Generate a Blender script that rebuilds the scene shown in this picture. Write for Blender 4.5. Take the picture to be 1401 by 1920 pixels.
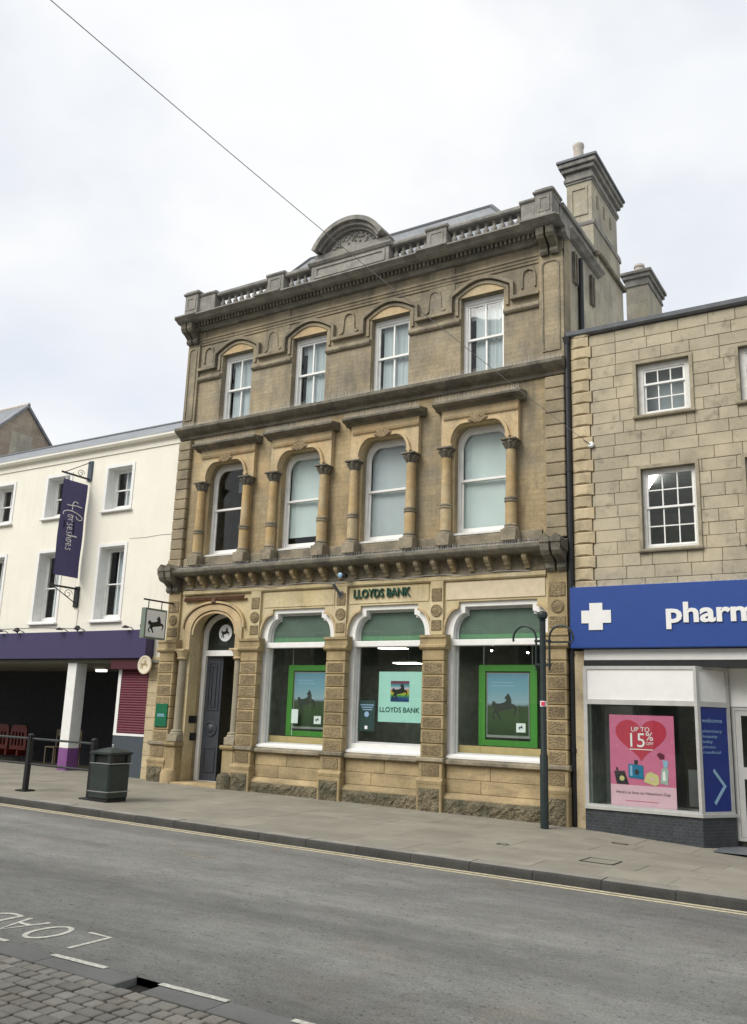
import bpy, bmesh, math, random
from mathutils import Vector, Matrix
from mathutils.geometry import tessellate_polygon
random.seed(7)
R = math.radians
scene = bpy.context.scene
for o in list(bpy.data.objects):
    bpy.data.objects.remove(o)
COL = scene.collection

# ------------------------------------------------------------------ camera
cd = bpy.data.cameras.new('camera'); cam = bpy.data.objects.new('camera', cd); COL.objects.link(cam)
yaw, pit, rol = R(31.97145), R(13.03654), R(1.95857)
d = Vector((-math.sin(yaw)*math.cos(pit), math.cos(yaw)*math.cos(pit), math.sin(pit)))
r = Vector((math.cos(yaw), math.sin(yaw), 0)); u = r.cross(d)
r2 = r*math.cos(rol)+u*math.sin(rol); u2 = -r*math.sin(rol)+u*math.cos(rol)
M = Matrix((r2, u2, -d)).transposed().to_4x4(); M.translation = Vector((16.23455, -16.72287, 1.7489))
cam.matrix_world = M
cd.sensor_fit = 'HORIZONTAL'; cd.sensor_width = 36; cd.lens = 1650.06/1401*36
cd.clip_start = .05; cd.clip_end = 2000
scene.camera = cam

# ------------------------------------------------------------------ world, sun, exposure
SUN_EL, SUN_AZ = R(43), math.atan2(-.36, -.8)
w = bpy.data.worlds.new('World'); scene.world = w; w.use_nodes = True
nt = w.node_tree; N = nt.nodes; L = nt.links
bg = N['Background']; bg.inputs[1].default_value = .1
sky = N.new('ShaderNodeTexSky'); sky.sky_type = 'NISHITA'; sky.sun_disc = False
sky.sun_elevation = SUN_EL; sky.sun_rotation = SUN_AZ; sky.dust_density = 2
tc = N.new('ShaderNodeTexCoord')
n1 = N.new('ShaderNodeTexNoise'); n1.inputs['Scale'].default_value = 2.6; n1.inputs['Detail'].default_value = 6; n1.inputs['Roughness'].default_value = .55
n2 = N.new('ShaderNodeTexNoise'); n2.inputs['Scale'].default_value = 1.7; n2.inputs['Detail'].default_value = 5
mp = N.new('ShaderNodeMapping'); mp.inputs['Scale'].default_value = (1, 1, 1.6); mp.inputs['Location'].default_value = (3.1, .7, 1.9)
L.new(tc.outputs['Generated'], mp.inputs['Vector']); L.new(mp.outputs[0], n1.inputs['Vector']); L.new(mp.outputs[0], n2.inputs['Vector'])
cl = N.new('ShaderNodeValToRGB'); cl.color_ramp.elements[0].position = .3; cl.color_ramp.elements[0].color = (4.35, 4.5, 4.76, 1)
cl.color_ramp.elements[1].position = .62; cl.color_ramp.elements[1].color = (5.0, 5.05, 5.08, 1)
L.new(n1.outputs['Fac'], cl.inputs[0])
cov = N.new('ShaderNodeMapRange'); cov.inputs[1].default_value = .36; cov.inputs[2].default_value = .56; cov.inputs[3].default_value = .7; cov.inputs[4].default_value = 1.0
L.new(n2.outputs['Fac'], cov.inputs[0])
mx = N.new('ShaderNodeMix'); mx.data_type = 'RGBA'
L.new(cov.outputs[0], mx.inputs[0]); L.new(sky.outputs[0], mx.inputs[6]); L.new(cl.outputs[0], mx.inputs[7]); L.new(mx.outputs[2], bg.inputs[0])
sd = bpy.data.lights.new('sun', 'SUN'); sun = bpy.data.objects.new('sun', sd); COL.objects.link(sun)
sd.energy = 1.5; sd.angle = R(35); sd.color = (1, .96, .9)
sdir = Vector((math.sin(SUN_AZ)*math.cos(SUN_EL), math.cos(SUN_AZ)*math.cos(SUN_EL), math.sin(SUN_EL)))
sun.rotation_euler = sdir.to_track_quat('Z', 'Y').to_euler(); sun.location = sdir*60
vs = scene.view_settings; vs.view_transform = 'Standard'; vs.look = 'None'; vs.exposure = 1.0; vs.gamma = 1; vs.use_curve_mapping = False
scene.render.engine = 'CYCLES'

# ------------------------------------------------------------------ mesh helpers
class MB:
    def __init__(s): s.v = []; s.f = []; s.m = []; s.cur = 0
    def add(s, vs, fs):
        b = len(s.v); s.v += [tuple(p) for p in vs]
        for f in fs: s.f.append([b+i for i in f]); s.m.append(s.cur)
        return s
    def box(s, x0, x1, y0, y1, z0, z1):
        return s.add([(x, y, z) for z in (z0, z1) for y in (y0, y1) for x in (x0, x1)],
                     [(0,2,3,1),(4,5,7,6),(0,1,5,4),(2,6,7,3),(0,4,6,2),(1,3,7,5)])
    def cbox(s, x0, x1, y0, y1, z0, z1, c=.01):
        # chamfered box
        X, Y, Z = (x0, x1), (y0, y1), (z0, z1); V = []; ix = {}
        for i in (0, 1):
            for j in (0, 1):
                for k in (0, 1):
                    sx, sy, sz = (c if i == 0 else -c), (c if j == 0 else -c), (c if k == 0 else -c)
                    ix[i,j,k,0] = len(V); V.append((X[i], Y[j]+sy, Z[k]+sz))
                    ix[i,j,k,1] = len(V); V.append((X[i]+sx, Y[j], Z[k]+sz))
                    ix[i,j,k,2] = len(V); V.append((X[i]+sx, Y[j]+sy, Z[k]))
        F = []
        for i in (0, 1):
            F.append([ix[i,0,0,0], ix[i,1,0,0], ix[i,1,1,0], ix[i,0,1,0]])
            F.append([ix[0,i,0,1], ix[1,i,0,1], ix[1,i,1,1], ix[0,i,1,1]])
            F.append([ix[0,0,i,2], ix[1,0,i,2], ix[1,1,i,2], ix[0,1,i,2]])
            for j in (0, 1):
                F.append([ix[i,j,0,0], ix[i,j,1,0], ix[i,j,1,1], ix[i,j,0,1]])
                F.append([ix[i,0,j,0], ix[i,1,j,0], ix[i,1,j,2], ix[i,0,j,2]])
                F.append([ix[0,i,j,1], ix[1,i,j,1], ix[1,i,j,2], ix[0,i,j,2]])
                for k in (0, 1): F.append([ix[i,j,k,0], ix[i,j,k,1], ix[i,j,k,2]])
        return s.add(V, F)
    def prism(s, outer, y0, y1, holes=(), axis='y'):
        loops = [list(outer)]+[list(h) for h in holes]
        flat = [p for l in loops for p in l]; n = len(flat)
        tris = tessellate_polygon([[Vector((p[0], p[1], 0)) for p in l] for l in loops])
        if axis == 'y': P = lambda p, q: (p[0], q, p[1])
        elif axis == 'x': P = lambda p, q: (q, p[0], p[1])
        else: P = lambda p, q: (p[0], p[1], q)
        V = [P(p, y0) for p in flat]+[P(p, y1) for p in flat]
        F = [list(t) for t in tris]+[[i+n for i in t] for t in tris]
        b = 0
        for l in loops:
            m = len(l)
            for i in range(m):
                a, c = b+i, b+(i+1) % m; F.append([a, c, c+n, a+n])
            b += m
        return s.add(V, F)
    def prof(s, pts, x0, x1): return s.prism(pts, x0, x1, axis='x')
    def lathe(s, prof, cx, cy, n=12, cz=0):
        V = []; F = []; m = len(prof)
        for rr, z in prof:
            for k in range(n):
                a = 2*math.pi*k/n; V.append((cx+rr*math.cos(a), cy+rr*math.sin(a), cz+z))
        for i in range(m-1):
            for k in range(n):
                F.append([i*n+k, i*n+(k+1) % n, (i+1)*n+(k+1) % n, (i+1)*n+k])
        F.append(list(range(n))); F.append([(m-1)*n+k for k in range(n)])
        return s.add(V, F)
    def tube(s, path, rad, n=8, closed=False):
        path = [Vector(p) for p in path]; V = []; F = []; m = len(path)
        up = None
        for i, p in enumerate(path):
            if closed: t = path[(i+1) % m]-path[i-1]
            else: t = path[min(i+1, m-1)]-path[max(i-1, 0)]
            t.normalize()
            if up is None: up = t.orthogonal().normalized()
            up = (up-t*up.dot(t)).normalized(); bb = t.cross(up)
            rr = rad[i] if isinstance(rad, (list, tuple)) else rad
            for k in range(n):
                a = 2*math.pi*k/n; V.append(p+up*rr*math.cos(a)+bb*rr*math.sin(a))
        for i in range(m if closed else m-1):
            j = (i+1) % m
            for k in range(n): F.append([i*n+k, i*n+(k+1) % n, j*n+(k+1) % n, j*n+k])
        if not closed: F.append(list(range(n))); F.append([(m-1)*n+k for k in range(n)])
        return s.add(V, F)
    def sweep(s, path, w, y0, y1):
        # rectangular band along a polyline in the xz plane
        m = len(path); l, rr = [], []
        for i, p in enumerate(path):
            if 0 < i < m-1:
                a = Vector(path[i])-Vector(path[i-1]); b = Vector(path[i+1])-Vector(p)
                a.normalize(); b.normalize(); t = (a+b).normalized(); k = 1/max(.5, t.dot(b))
            elif i == 0: t = (Vector(path[1])-Vector(p)).normalized(); k = 1
            else: t = (Vector(p)-Vector(path[i-1])).normalized(); k = 1
            nn = Vector((-t.y, t.x))*w/2*k; l.append((p[0]+nn.x, p[1]+nn.y)); rr.append((p[0]-nn.x, p[1]-nn.y))
        V = []
        for a, b in zip(l, rr): V += [(a[0], y0, a[1]), (b[0], y0, b[1]), (a[0], y1, a[1]), (b[0], y1, b[1])]
        F = []
        for i in range(m-1):
            q = 4*i
            F += [(q, q+1, q+5, q+4), (q+2, q+6, q+7, q+3), (q, q+4, q+6, q+2), (q+1, q+3, q+7, q+5)]
        F += [(0, 2, 3, 1), (4*m-4, 4*m-3, 4*m-1, 4*m-2)]
        return s.add(V, F)
    def xf(s, fn): s.v = [tuple(fn(*p)) for p in s.v]; return s
    def mesh(s, name, mats, smooth=False):
        me = bpy.data.meshes.new(name); me.from_pydata(s.v, [], s.f)
        bm = bmesh.new(); bm.from_mesh(me); bmesh.ops.recalc_face_normals(bm, faces=bm.faces); bm.to_mesh(me); bm.free()
        for m in (mats if isinstance(mats, (list, tuple)) else [mats]): me.materials.append(m)
        me.polygons.foreach_set('material_index', s.m)
        if smooth:
            me.polygons.foreach_set('use_smooth', [True]*len(me.polygons)); me.set_sharp_from_angle(angle=R(38))
        me.update(); return me

def rough_block(x0, x1, y0, y1, z0, z1, cell=.07, amp=.03):
    b = MB(); nx = max(2, round((x1-x0)/cell)); nz = max(2, round((z1-z0)/cell)); V = []; F = []
    for j in range(nz+1):
        for i in range(nx+1):
            e = i in (0, nx) or j in (0, nz)
            V.append((x0+(x1-x0)*i/nx+(0 if e else random.uniform(-.02, .02)), y0+(.02 if e else random.uniform(-amp, amp*.4)), z0+(z1-z0)*j/nz+(0 if e else random.uniform(-.02, .02))))
    for j in range(nz):
        for i in range(nx): a = j*(nx+1)+i; F.append((a, a+1, a+nx+2, a+nx+1))
    b.add(V, F); o = len(b.v)
    ring = [(i, 0) for i in range(nx)]+[(nx, j) for j in range(nz)]+[(i, nz) for i in range(nx, 0, -1)]+[(0, j) for j in range(nz, 0, -1)]
    ids = [j*(nx+1)+i for i, j in ring]; W = [(V[k][0], y1, V[k][2]) for k in ids]; m = len(ids)
    b.v += W
    for k in range(m): b.f.append([ids[k], o+k, o+(k+1) % m, ids[(k+1) % m]]); b.m.append(0)
    return b
WL = {}
def place(o, parent, loc):
    COL.objects.link(o); WL[o.name] = Vector(loc)
    if parent is not None:
        o.parent = parent; o.location = Vector(loc)-WL[parent.name]
    else: o.location = loc
    return o
def obj(name, mb, mat, parent=None, loc=(0, 0, 0), smooth=False):
    me = mb if isinstance(mb, bpy.types.Mesh) else mb.mesh(name, mat, smooth)
    return place(bpy.data.objects.new(name, me), parent, loc)
def tag(o, label, cat, group=None):
    o['label'] = label; o['category'] = cat
    if group: o['group'] = group
    return o
def thing(name, label, cat, loc=(0, 0, 0), group=None):
    o = bpy.data.objects.new(name, None); o.empty_display_size = .2
    place(o, None, loc); return tag(o, label, cat, group)
def stuff(o): o['kind'] = 'stuff'; return o
def struct(name, mb, mat):
    o = obj(name, mb, mat); o['kind'] = 'structure'; return o
def text(name, body, mat, parent, x0, x1, z0, y, ext=.006, h=None, bold=0, fn=None):
    # lettering that faces -y, fitted between x0 and x1 with its baseline at z0
    c = bpy.data.curves.new(name, 'FONT'); c.body = body; c.extrude = ext; c.offset = bold; c.resolution_u = 3
    t = bpy.data.objects.new('tmp', c); COL.objects.link(t)
    dg = bpy.context.evaluated_depsgraph_get(); me = bpy.data.meshes.new_from_object(t.evaluated_get(dg))
    bpy.data.objects.remove(t)
    xs = [v.co.x for v in me.vertices]; ys = [v.co.y for v in me.vertices]
    sx = (x1-x0)/(max(xs)-min(xs)); sz = h/(max(ys)) if h else sx; mn = min(xs)
    for v in me.vertices:
        p = (x0+(v.co.x-mn)*sx, y-v.co.z, z0+v.co.y*sz); v.co = fn(*p) if fn else p
    me.materials.clear(); me.materials.append(mat); me.name = name
    return obj(name, me, mat, parent)

# ------------------------------------------------------------------ materials
def newmat(name):
    m = bpy.data.materials.new(name); m.use_nodes = True
    nt = m.node_tree; return m, nt, nt.nodes, nt.links, nt.nodes['Principled BSDF']
def stone(name, col, var=.25, scale=2.5, fine=18, bump=.35, rough=.88, stain=None, stain2=None, rand=0, courses=None, vor=0, streak=(1, 1, 1), bdist=.02, hue=None):
    m, nt, N, L, B = newmat(name)
    B.inputs['Roughness'].default_value = rough; B.inputs['Specular IOR Level'].default_value = .25
    g = N.new('ShaderNodeNewGeometry'); pos = g.outputs['Position']
    def mul(a, f):
        q = N.new('ShaderNodeMix'); q.data_type = 'RGBA'; q.blend_type = 'MULTIPLY'; q.inputs[0].default_value = 1
        L.new(a, q.inputs[6]); L.new(f, q.inputs[7]); return q.outputs[2]
    def noise(sc, det=6, vec=pos, rgh=.6):
        n = N.new('ShaderNodeTexNoise'); n.inputs['Scale'].default_value = sc; n.inputs['Detail'].default_value = det; n.inputs['Roughness'].default_value = rgh
        L.new(vec, n.inputs['Vector']); return n.outputs['Fac']
    def rng(a, lo, hi, f0=.3, f1=.7):
        q = N.new('ShaderNodeMapRange'); q.inputs[1].default_value = f0; q.inputs[2].default_value = f1; q.inputs[3].default_value = lo; q.inputs[4].default_value = hi
        L.new(a, q.inputs[0]); return q.outputs[0]
    def mixc(fac, a, cc):
        q = N.new('ShaderNodeMix'); q.data_type = 'RGBA'; L.new(fac, q.inputs[0]); L.new(a, q.inputs[6]); q.inputs[7].default_value = (*cc, 1); return q.outputs[2]
    rgb = N.new('ShaderNodeRGB'); rgb.outputs[0].default_value = (*col, 1); c = rgb.outputs[0]
    if hue: c = mixc(rng(noise(scale*.7, 4), 0, 1, .4, .68), c, hue)
    c = mul(c, rng(noise(scale), 1-var, 1+var))
    c = mul(c, rng(noise(fine, 4), 1-var*.6, 1+var*.6))
    if rand:
        oi = N.new('ShaderNodeObjectInfo'); c = mul(c, rng(oi.outputs['Random'], 1-rand, 1+rand, 0, 1))
    h = noise(fine*2.2, 5)
    if courses:
        bw, bh, dark = courses
        sp = N.new('ShaderNodeSeparateXYZ'); L.new(pos, sp.inputs[0]); ad = N.new('ShaderNodeMath'); L.new(sp.outputs[0], ad.inputs[0]); L.new(sp.outputs[1], ad.inputs[1])
        cb = N.new('ShaderNodeCombineXYZ'); L.new(ad.outputs[0], cb.inputs[0]); L.new(sp.outputs[2], cb.inputs[1])
        bk = N.new('ShaderNodeTexBrick'); bk.inputs['Scale'].default_value = 1; bk.inputs['Brick Width'].default_value = bw; bk.inputs['Row Height'].default_value = bh
        bk.inputs['Mortar Size'].default_value = .006; bk.inputs['Mortar Smooth'].default_value = .6
        bk.inputs['Color1'].default_value = (.92, .92, .92, 1); bk.inputs['Color2'].default_value = (1.07, 1.06, 1.05, 1); bk.inputs['Mortar'].default_value = (dark, dark, dark, 1)
        L.new(cb.outputs[0], bk.inputs['Vector']); c = mul(c, bk.outputs['Color'])
    for st in (stain, stain2):
        if st:
            sc, cc, f0, f1, amt = st[:5]
            mpn = N.new('ShaderNodeMapping'); mpn.inputs['Scale'].default_value = st[5] if len(st) > 5 else streak; L.new(pos, mpn.inputs[0])
            mpn.inputs['Location'].default_value = (sc*1.3, sc*.7, sc*2.1)
            c = mixc(rng(noise(sc, 7, mpn.outputs[0], .65), 0, amt, f0, f1), c, cc)
    L.new(c, B.inputs['Base Color'])
    bp = N.new('ShaderNodeBump'); bp.inputs['Strength'].default_value = bump; bp.inputs['Distance'].default_value = bdist
    if vor:
        vn = N.new('ShaderNodeTexVoronoi'); vn.inputs['Scale'].default_value = vor; L.new(pos, vn.inputs['Vector'])
        mm = N.new('ShaderNodeMath'); mm.operation = 'ADD'; L.new(vn.outputs['Distance'], mm.inputs[0]); L.new(h, mm.inputs[1]); h = mm.outputs[0]
        c2 = mul(c, rng(vn.outputs['Distance'], 1.18, .62, .05, .6)); L.new(c2, B.inputs['Base Color'])
    L.new(h, bp.inputs['Height']); L.new(bp.outputs[0], B.inputs['Normal'])
    return m
def paint(name, col, rough=.45, var=.06, metal=0, spec=.4, bump=.05, scale=6):
    m, nt, N, L, B = newmat(name)
    B.inputs['Roughness'].default_value = rough; B.inputs['Metallic'].default_value = metal; B.inputs['Specular IOR Level'].default_value = spec
    g = N.new('ShaderNodeNewGeometry'); n = N.new('ShaderNodeTexNoise'); n.inputs['Scale'].default_value = scale; n.inputs['Detail'].default_value = 7
    L.new(g.outputs['Position'], n.inputs['Vector'])
    q = N.new('ShaderNodeMapRange'); q.inputs[1].default_value = .3; q.inputs[2].default_value = .7; q.inputs[3].default_value = 1-var; q.inputs[4].default_value = 1+var; L.new(n.outputs['Fac'], q.inputs[0])
    k = N.new('ShaderNodeMix'); k.data_type = 'RGBA'; k.blend_type = 'MULTIPLY'; k.inputs[0].default_value = 1; k.inputs[6].default_value = (*col, 1)
    L.new(q.outputs[0], k.inputs[7]); L.new(k.outputs[2], B.inputs['Base Color'])
    if bump:
        bp = N.new('ShaderNodeBump'); bp.inputs['Strength'].default_value = bump; bp.inputs['Distance'].default_value = .01; L.new(n.outputs['Fac'], bp.inputs['Height']); L.new(bp.outputs[0], B.inputs['Normal'])
    return m
def emit(name, col, s):
    m, nt, N, L, B = newmat(name); B.inputs['Base Color'].default_value = (*col, 1); B.inputs['Emission Color'].default_value = (*col, 1); B.inputs['Emission Strength'].default_value = s; return m
def glass(name, tint=(.9, .95, .93), rough=.02, ior=1.5, wav=.0):
    m, nt, N, L, B = newmat(name); N.remove(B)
    t = N.new('ShaderNodeBsdfTransparent'); t.inputs[0].default_value = (*tint, 1)
    gl = N.new('ShaderNodeBsdfGlossy'); gl.inputs['Roughness'].default_value = rough; gl.inputs[0].default_value = (1, 1, 1, 1)
    fr = N.new('ShaderNodeFresnel'); fr.inputs[0].default_value = ior
    if wav:
        g = N.new('ShaderNodeNewGeometry'); n = N.new('ShaderNodeTexNoise'); n.inputs['Scale'].default_value = 1.6; L.new(g.outputs['Position'], n.inputs['Vector'])
        bp = N.new('ShaderNodeBump'); bp.inputs['Strength'].default_value = wav; bp.inputs['Distance'].default_value = .05; L.new(n.outputs['Fac'], bp.inputs['Height']); L.new(bp.outputs[0], gl.inputs['Normal'])
    gb = N.new('ShaderNodeNewGeometry'); k1 = N.new('ShaderNodeMath'); k1.operation = 'SUBTRACT'; k1.inputs[0].default_value = 1; L.new(gb.outputs['Backfacing'], k1.inputs[1])
    k2 = N.new('ShaderNodeMath'); k2.operation = 'MULTIPLY'; L.new(fr.outputs[0], k2.inputs[0]); L.new(k1.outputs[0], k2.inputs[1])   # no total reflection at the rear face of a thin pane
    x = N.new('ShaderNodeMixShader'); L.new(k2.outputs[0], x.inputs[0]); L.new(t.outputs[0], x.inputs[1]); L.new(gl.outputs[0], x.inputs[2]); L.new(x.outputs[0], N['Material Output'].inputs[0]); return m

DK = (.045, .043, .037)
m_top = stone('weathered coursed stone', (.335, .28, .185), .24, 1.1, 14, .35, courses=(.62, .105, .72), stain=(1.5, (.125, .115, .095), .46, .72, .8, (1.6, 1.6, .38)), stain2=(1.1, (.40, .315, .19), .52, .74, .6), hue=(.25, .225, .17))
m_mid = stone('coursed golden stone', (.37, .29, .165), .24, 1.1, 14, .35, courses=(.62, .115, .74), stain=(1.5, (.135, .12, .09), .48, .74, .8, (1.6, 1.6, .38)), stain2=(1.0, (.48, .335, .165), .5, .74, .65), hue=(.27, .235, .165))
m_warm = stone('warm carved stone', (.50, .405, .25), .18, 1.8, 20, .3, stain=(1.8, (.20, .165, .11), .52, .78, .7, (1.4, 1.4, .5)), hue=(.50, .36, .195))
m_frieze = stone('pale frieze stone', (.50, .41, .23), .16, 1.3, 22, .25, stain=(1.6, (.26, .205, .12), .5, .76, .65, (1.3, 1.3, .5)), hue=(.60, .52, .345))
m_gold = stone('orange column stone', (.43, .30, .14), .2, 2.2, 20, .15, hue=(.43, .36, .23), stain=(2.4, (.25, .19, .11), .55, .8, .7))
m_dark = stone('blackened cornice stone', (.165, .15, .118), .35, 2.2, 16, .5, stain=(2.6, (.27, .24, .165), .5, .72, .75), stain2=(1.9, (.06, .06, .053), .47, .7, .75))
m_band = stone('grey brown moulding stone', (.27, .232, .165), .28, 2.2, 18, .4, stain=(2.0, (.095, .09, .075), .46, .72, .8))
m_para = stone('grey parapet stone', (.27, .26, .235), .26, 1.8, 16, .45, stain=(1.8, (.105, .106, .1), .46, .72, .8, (1.3, 1.3, .6)), stain2=(3.2, (.38, .345, .265), .55, .76, .6))
m_pil = stone('brown pilaster stone', (.335, .258, .14), .2, 2.0, 22, .35, rand=.1, stain=(2.2, (.15, .122, .075), .5, .76, .65, (1.3, 1.3, .6)), hue=(.38, .30, .17))
m_verm = stone('pecked pilaster panel', (.345, .268, .155), .2, 2.5, 40, .9, rand=.14, vor=34, stain=(2.5, (.14, .118, .075), .5, .76, .55))
m_rough = stone('rough mossy plinth stone', (.235, .2, .13), .3, 3, 30, 1, vor=26, stain=(1.6, (.085, .09, .06), .46, .64, .85), stain2=(2.6, (.33, .27, .175), .55, .75, .6))
m_dado = stone('honey dado stone', (.35, .275, .155), .22, 1.4, 16, .4, rand=.16, stain=(2, (.17, .138, .085), .48, .7, .65, (.5, .5, 2.2)), hue=(.41, .315, .18))
m_leaf = stone('brown carved leaf stone', (.34, .255, .155), .25, 6, 30, .5, stain=(7, (.15, .12, .085), .5, .7, .7))
m_shaft = stone('grey green door shaft', (.29, .26, .19), .12, 2, 20, .2)
m_quoin = stone('bank quoin stone', (.30, .25, .165), .2, 2.2, 18, .35, rand=.1, stain=(1.4, (.11, .10, .078), .5, .75, .65))
m_ash = stone('buff ashlar block', (.405, .36, .262), .15, 2.0, 30, .45, rand=.09, stain=(3.4, (.17, .155, .12), .55, .7, .75), stain2=(.8, (.53, .455, .32), .5, .68, .8))
m_ashq = stone('pale buff quoin', (.49, .405, .26), .14, 2.6, 26, .4, rand=.12, stain=(2.4, (.26, .215, .15), .52, .7, .75))
m_mortar = stone('dull mortar', (.215, .19, .14), .2, 6, 30, .3)
m_surr = stone('buff window surround', (.34, .30, .215), .2, 3, 25, .4, stain=(3, (.15, .135, .105), .5, .7, .7))
m_chim = stone('chimney stone', (.42, .385, .29), .2, 1.5, 18, .35, courses=(.7, .32, .82), stain=(1.6, (.20, .19, .17), .48, .74, .75, (1.6, 1.6, .38)), hue=(.36, .34, .285))
m_gable = stone('mixed brick gable', (.33, .265, .215), .25, 1.0, 12, .4, courses=(.5, .16, .78), hue=(.42, .37, .28))
m_slate = stone('blue grey slate', (.235, .25, .265), .18, 1.2, 8, .3, rough=.6, courses=(.3, .22, .72), stain=(1.5, (.34, .345, .34), .55, .8, .6))
m_lead = paint('dull lead', (.12, .13, .14), .6, .15)
m_cream = stone('cream render', (.80, .77, .665), .03, 1.2, 8, .12, rough=.85, stain=(2.2, (.62, .59, .50), .54, .8, .4, (2.2, 2.2, .28)))
m_white = paint('white gloss paint', (.78, .78, .75), .45, .05)
m_whited = paint('weathered white paint', (.68, .67, .63), .6, .12, scale=9)
m_greyw = paint('mid grey paint', (.50, .51, .50), .6, .06)  # even grey finish of the inner window frames and shop window back
m_black = paint('black painted iron', (.015, .016, .018), .4, .2)
m_post = paint('dark green black paint', (.018, .028, .027), .38, .2)
m_bin = paint('dark bottle green plastic', (.028, .038, .034), .42, .2)
m_silver = paint('silver trim', (.42, .43, .42), .35, .1, metal=.6)
m_alu = paint('satin aluminium', (.50, .50, .48), .42, .08, metal=.35)
m_purple = paint('purple fascia paint', (.044, .034, .098), .5, .05)
m_mauve = paint('mauve painted plinth', (.19, .07, .22), .55, .1)
m_red = paint('red fascia paint', (.06, .008, .012), .5, .1)
m_shut = paint('maroon shutter', (.11, .009, .022), .42, .08)
m_slatep = paint('slate grey panel', (.055, .07, .082), .5, .08)
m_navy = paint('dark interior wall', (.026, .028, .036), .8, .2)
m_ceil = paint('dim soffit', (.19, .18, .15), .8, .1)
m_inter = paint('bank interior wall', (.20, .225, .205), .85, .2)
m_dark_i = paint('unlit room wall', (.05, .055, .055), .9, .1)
m_room = paint('pale office wall', (.5, .51, .49), .9, .1)
m_door = paint('slate grey door paint', (.05, .056, .068), .4, .08)
m_green = paint('bright green frame', (.07, .265, .04), .5, .05)
m_greens = paint('dark green letters', (.004, .06, .034), .4, .05)
m_plaq = paint('green plaque', (.006, .12, .055), .4, .05)
m_signw = paint('sign white', (.83, .85, .85), .4, .03)
m_horse = paint('logo black', (.012, .015, .013), .5, .05)
m_mint = paint('pale mint panel', (.42, .70, .63), .5, .03)
m_board = paint('tan board', (.52, .37, .18), .6, .08)
m_blue = paint('blue fascia', (.020, .060, .25), .38, .04)
m_blued = paint('deep blue panel', (.012, .03, .19), .4, .04)
m_sblue = paint('pale blue print', (.26, .42, .58), .5, .03)
m_pink = paint('pink print', (.58, .14, .26), .5, .05)
m_pinkl = paint('pale pink print', (.70, .42, .50), .5, .03)
m_heart = paint('red heart print', (.46, .028, .06), .5, .06)
m_tile = stone('charcoal mosaic tile', (.045, .05, .055), .15, 5, 20, .2, rough=.45, courses=(.11, .055, 1.5))
m_lite = paint('shop white panel', (.74, .74, .71), .45, .03)
m_blind = paint('pale blind', (.56, .62, .61), .8, .05, scale=2)
m_blindg = paint('grey blind', (.44, .475, .49), .8, .06, scale=2)
m_net = paint('grey net curtain', (.36, .39, .42), .9, .1, scale=3)
m_film = paint('green window film', (.115, .155, .125), .7, .15, scale=2)
m_filml = paint('bright green film strip', (.135, .26, .15), .6, .1, scale=2)
m_yellow = paint('worn yellow line', (.62, .54, .35), .8, .25, scale=18)
m_wline = paint('worn white line', (.56, .55, .48), .85, .3, scale=26)
m_spike = paint('bird spike wire', (.5, .5, .48), .5, .1)
m_wire = paint('grey cable', (.32, .32, .32), .6, .1)
m_pot = paint('pale chimney pot', (.55, .5, .44), .8, .12)
m_brown = paint('red brown carving', (.16, .085, .05), .8, .2)
m_rbar = paint('red barrier plastic', (.12, .014, .009), .5, .1)
m_wood = paint('pale chair wood', (.13, .10, .065), .6, .15)
m_disc = paint('cream sign disc', (.64, .57, .43), .5, .05)
m_discg = paint('gold sign emblem', (.30, .24, .12), .5, .1)
m_stick = paint('red sticker', (.6, .04, .09), .5, .05)
m_rwhite = paint('print white', (.80, .76, .76), .6, .02)
m_glass = glass('window glass', (.96, .985, .98), .02, 1.5, .03)
m_glassd = glass('shop glass', (.93, .965, .95), .02, 1.48, .01)
m_lamp = emit('lit ceiling panel', (1, .93, .8), 9)
m_spot = emit('lit spotlight', (1, .9, .75), 30)
m_strip = emit('pale strip light', (1, 1, .93), 4)
m_bulk = emit('lit bulkhead lamp', (1, .97, .88), .8)

def gradmat(name, stops, seed=0):
    # flat print: vertical bands of colour with soft edges (object space z)
    m, nt, N, L, B = newmat(name); B.inputs['Roughness'].default_value = .35
    t = N.new('ShaderNodeTexCoord'); s = N.new('ShaderNodeSeparateXYZ'); L.new(t.outputs['Generated'], s.inputs[0])
    n = N.new('ShaderNodeTexNoise'); n.inputs['Scale'].default_value = 5; n.inputs['Detail'].default_value = 6; L.new(t.outputs['Generated'], n.inputs['Vector'])
    a = N.new('ShaderNodeMath'); a.operation = 'MULTIPLY_ADD'; a.inputs[1].default_value = .12; L.new(n.outputs['Fac'], a.inputs[0]); L.new(s.outputs[2], a.inputs[2])
    b = N.new('ShaderNodeMath'); b.operation = 'SUBTRACT'; b.inputs[1].default_value = .06; L.new(a.outputs[0], b.inputs[0])
    rp = N.new('ShaderNodeValToRGB'); el = rp.color_ramp.elements
    while len(el) < len(stops): el.new(.5)
    for e, (p, c) in zip(el, stops): e.position = p; e.color = (*c, 1)
    L.new(b.outputs[0], rp.inputs[0]); L.new(rp.outputs[0], B.inputs['Base Color']); return m
m_photo = gradmat('landscape poster print', [(0, (.03, .055, .025)), (.3, (.05, .085, .035)), (.47, (.06, .075, .045)), (.52, (.30, .40, .47)), (.7, (.20, .36, .45)), (1, (.15, .30, .42))])
m_rainb = gradmat('rainbow logo print', [(0, (.02, .03, .16)), (.18, (.02, .08, .20)), (.3, (.12, .35, .05)), (.42, (.62, .48, .05)), (.55, (.5, .2, .05)), (.63, (.6, .5, .62)), (.78, (.06, .30, .34)), (.9, (.18, .04, .08))])

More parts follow.
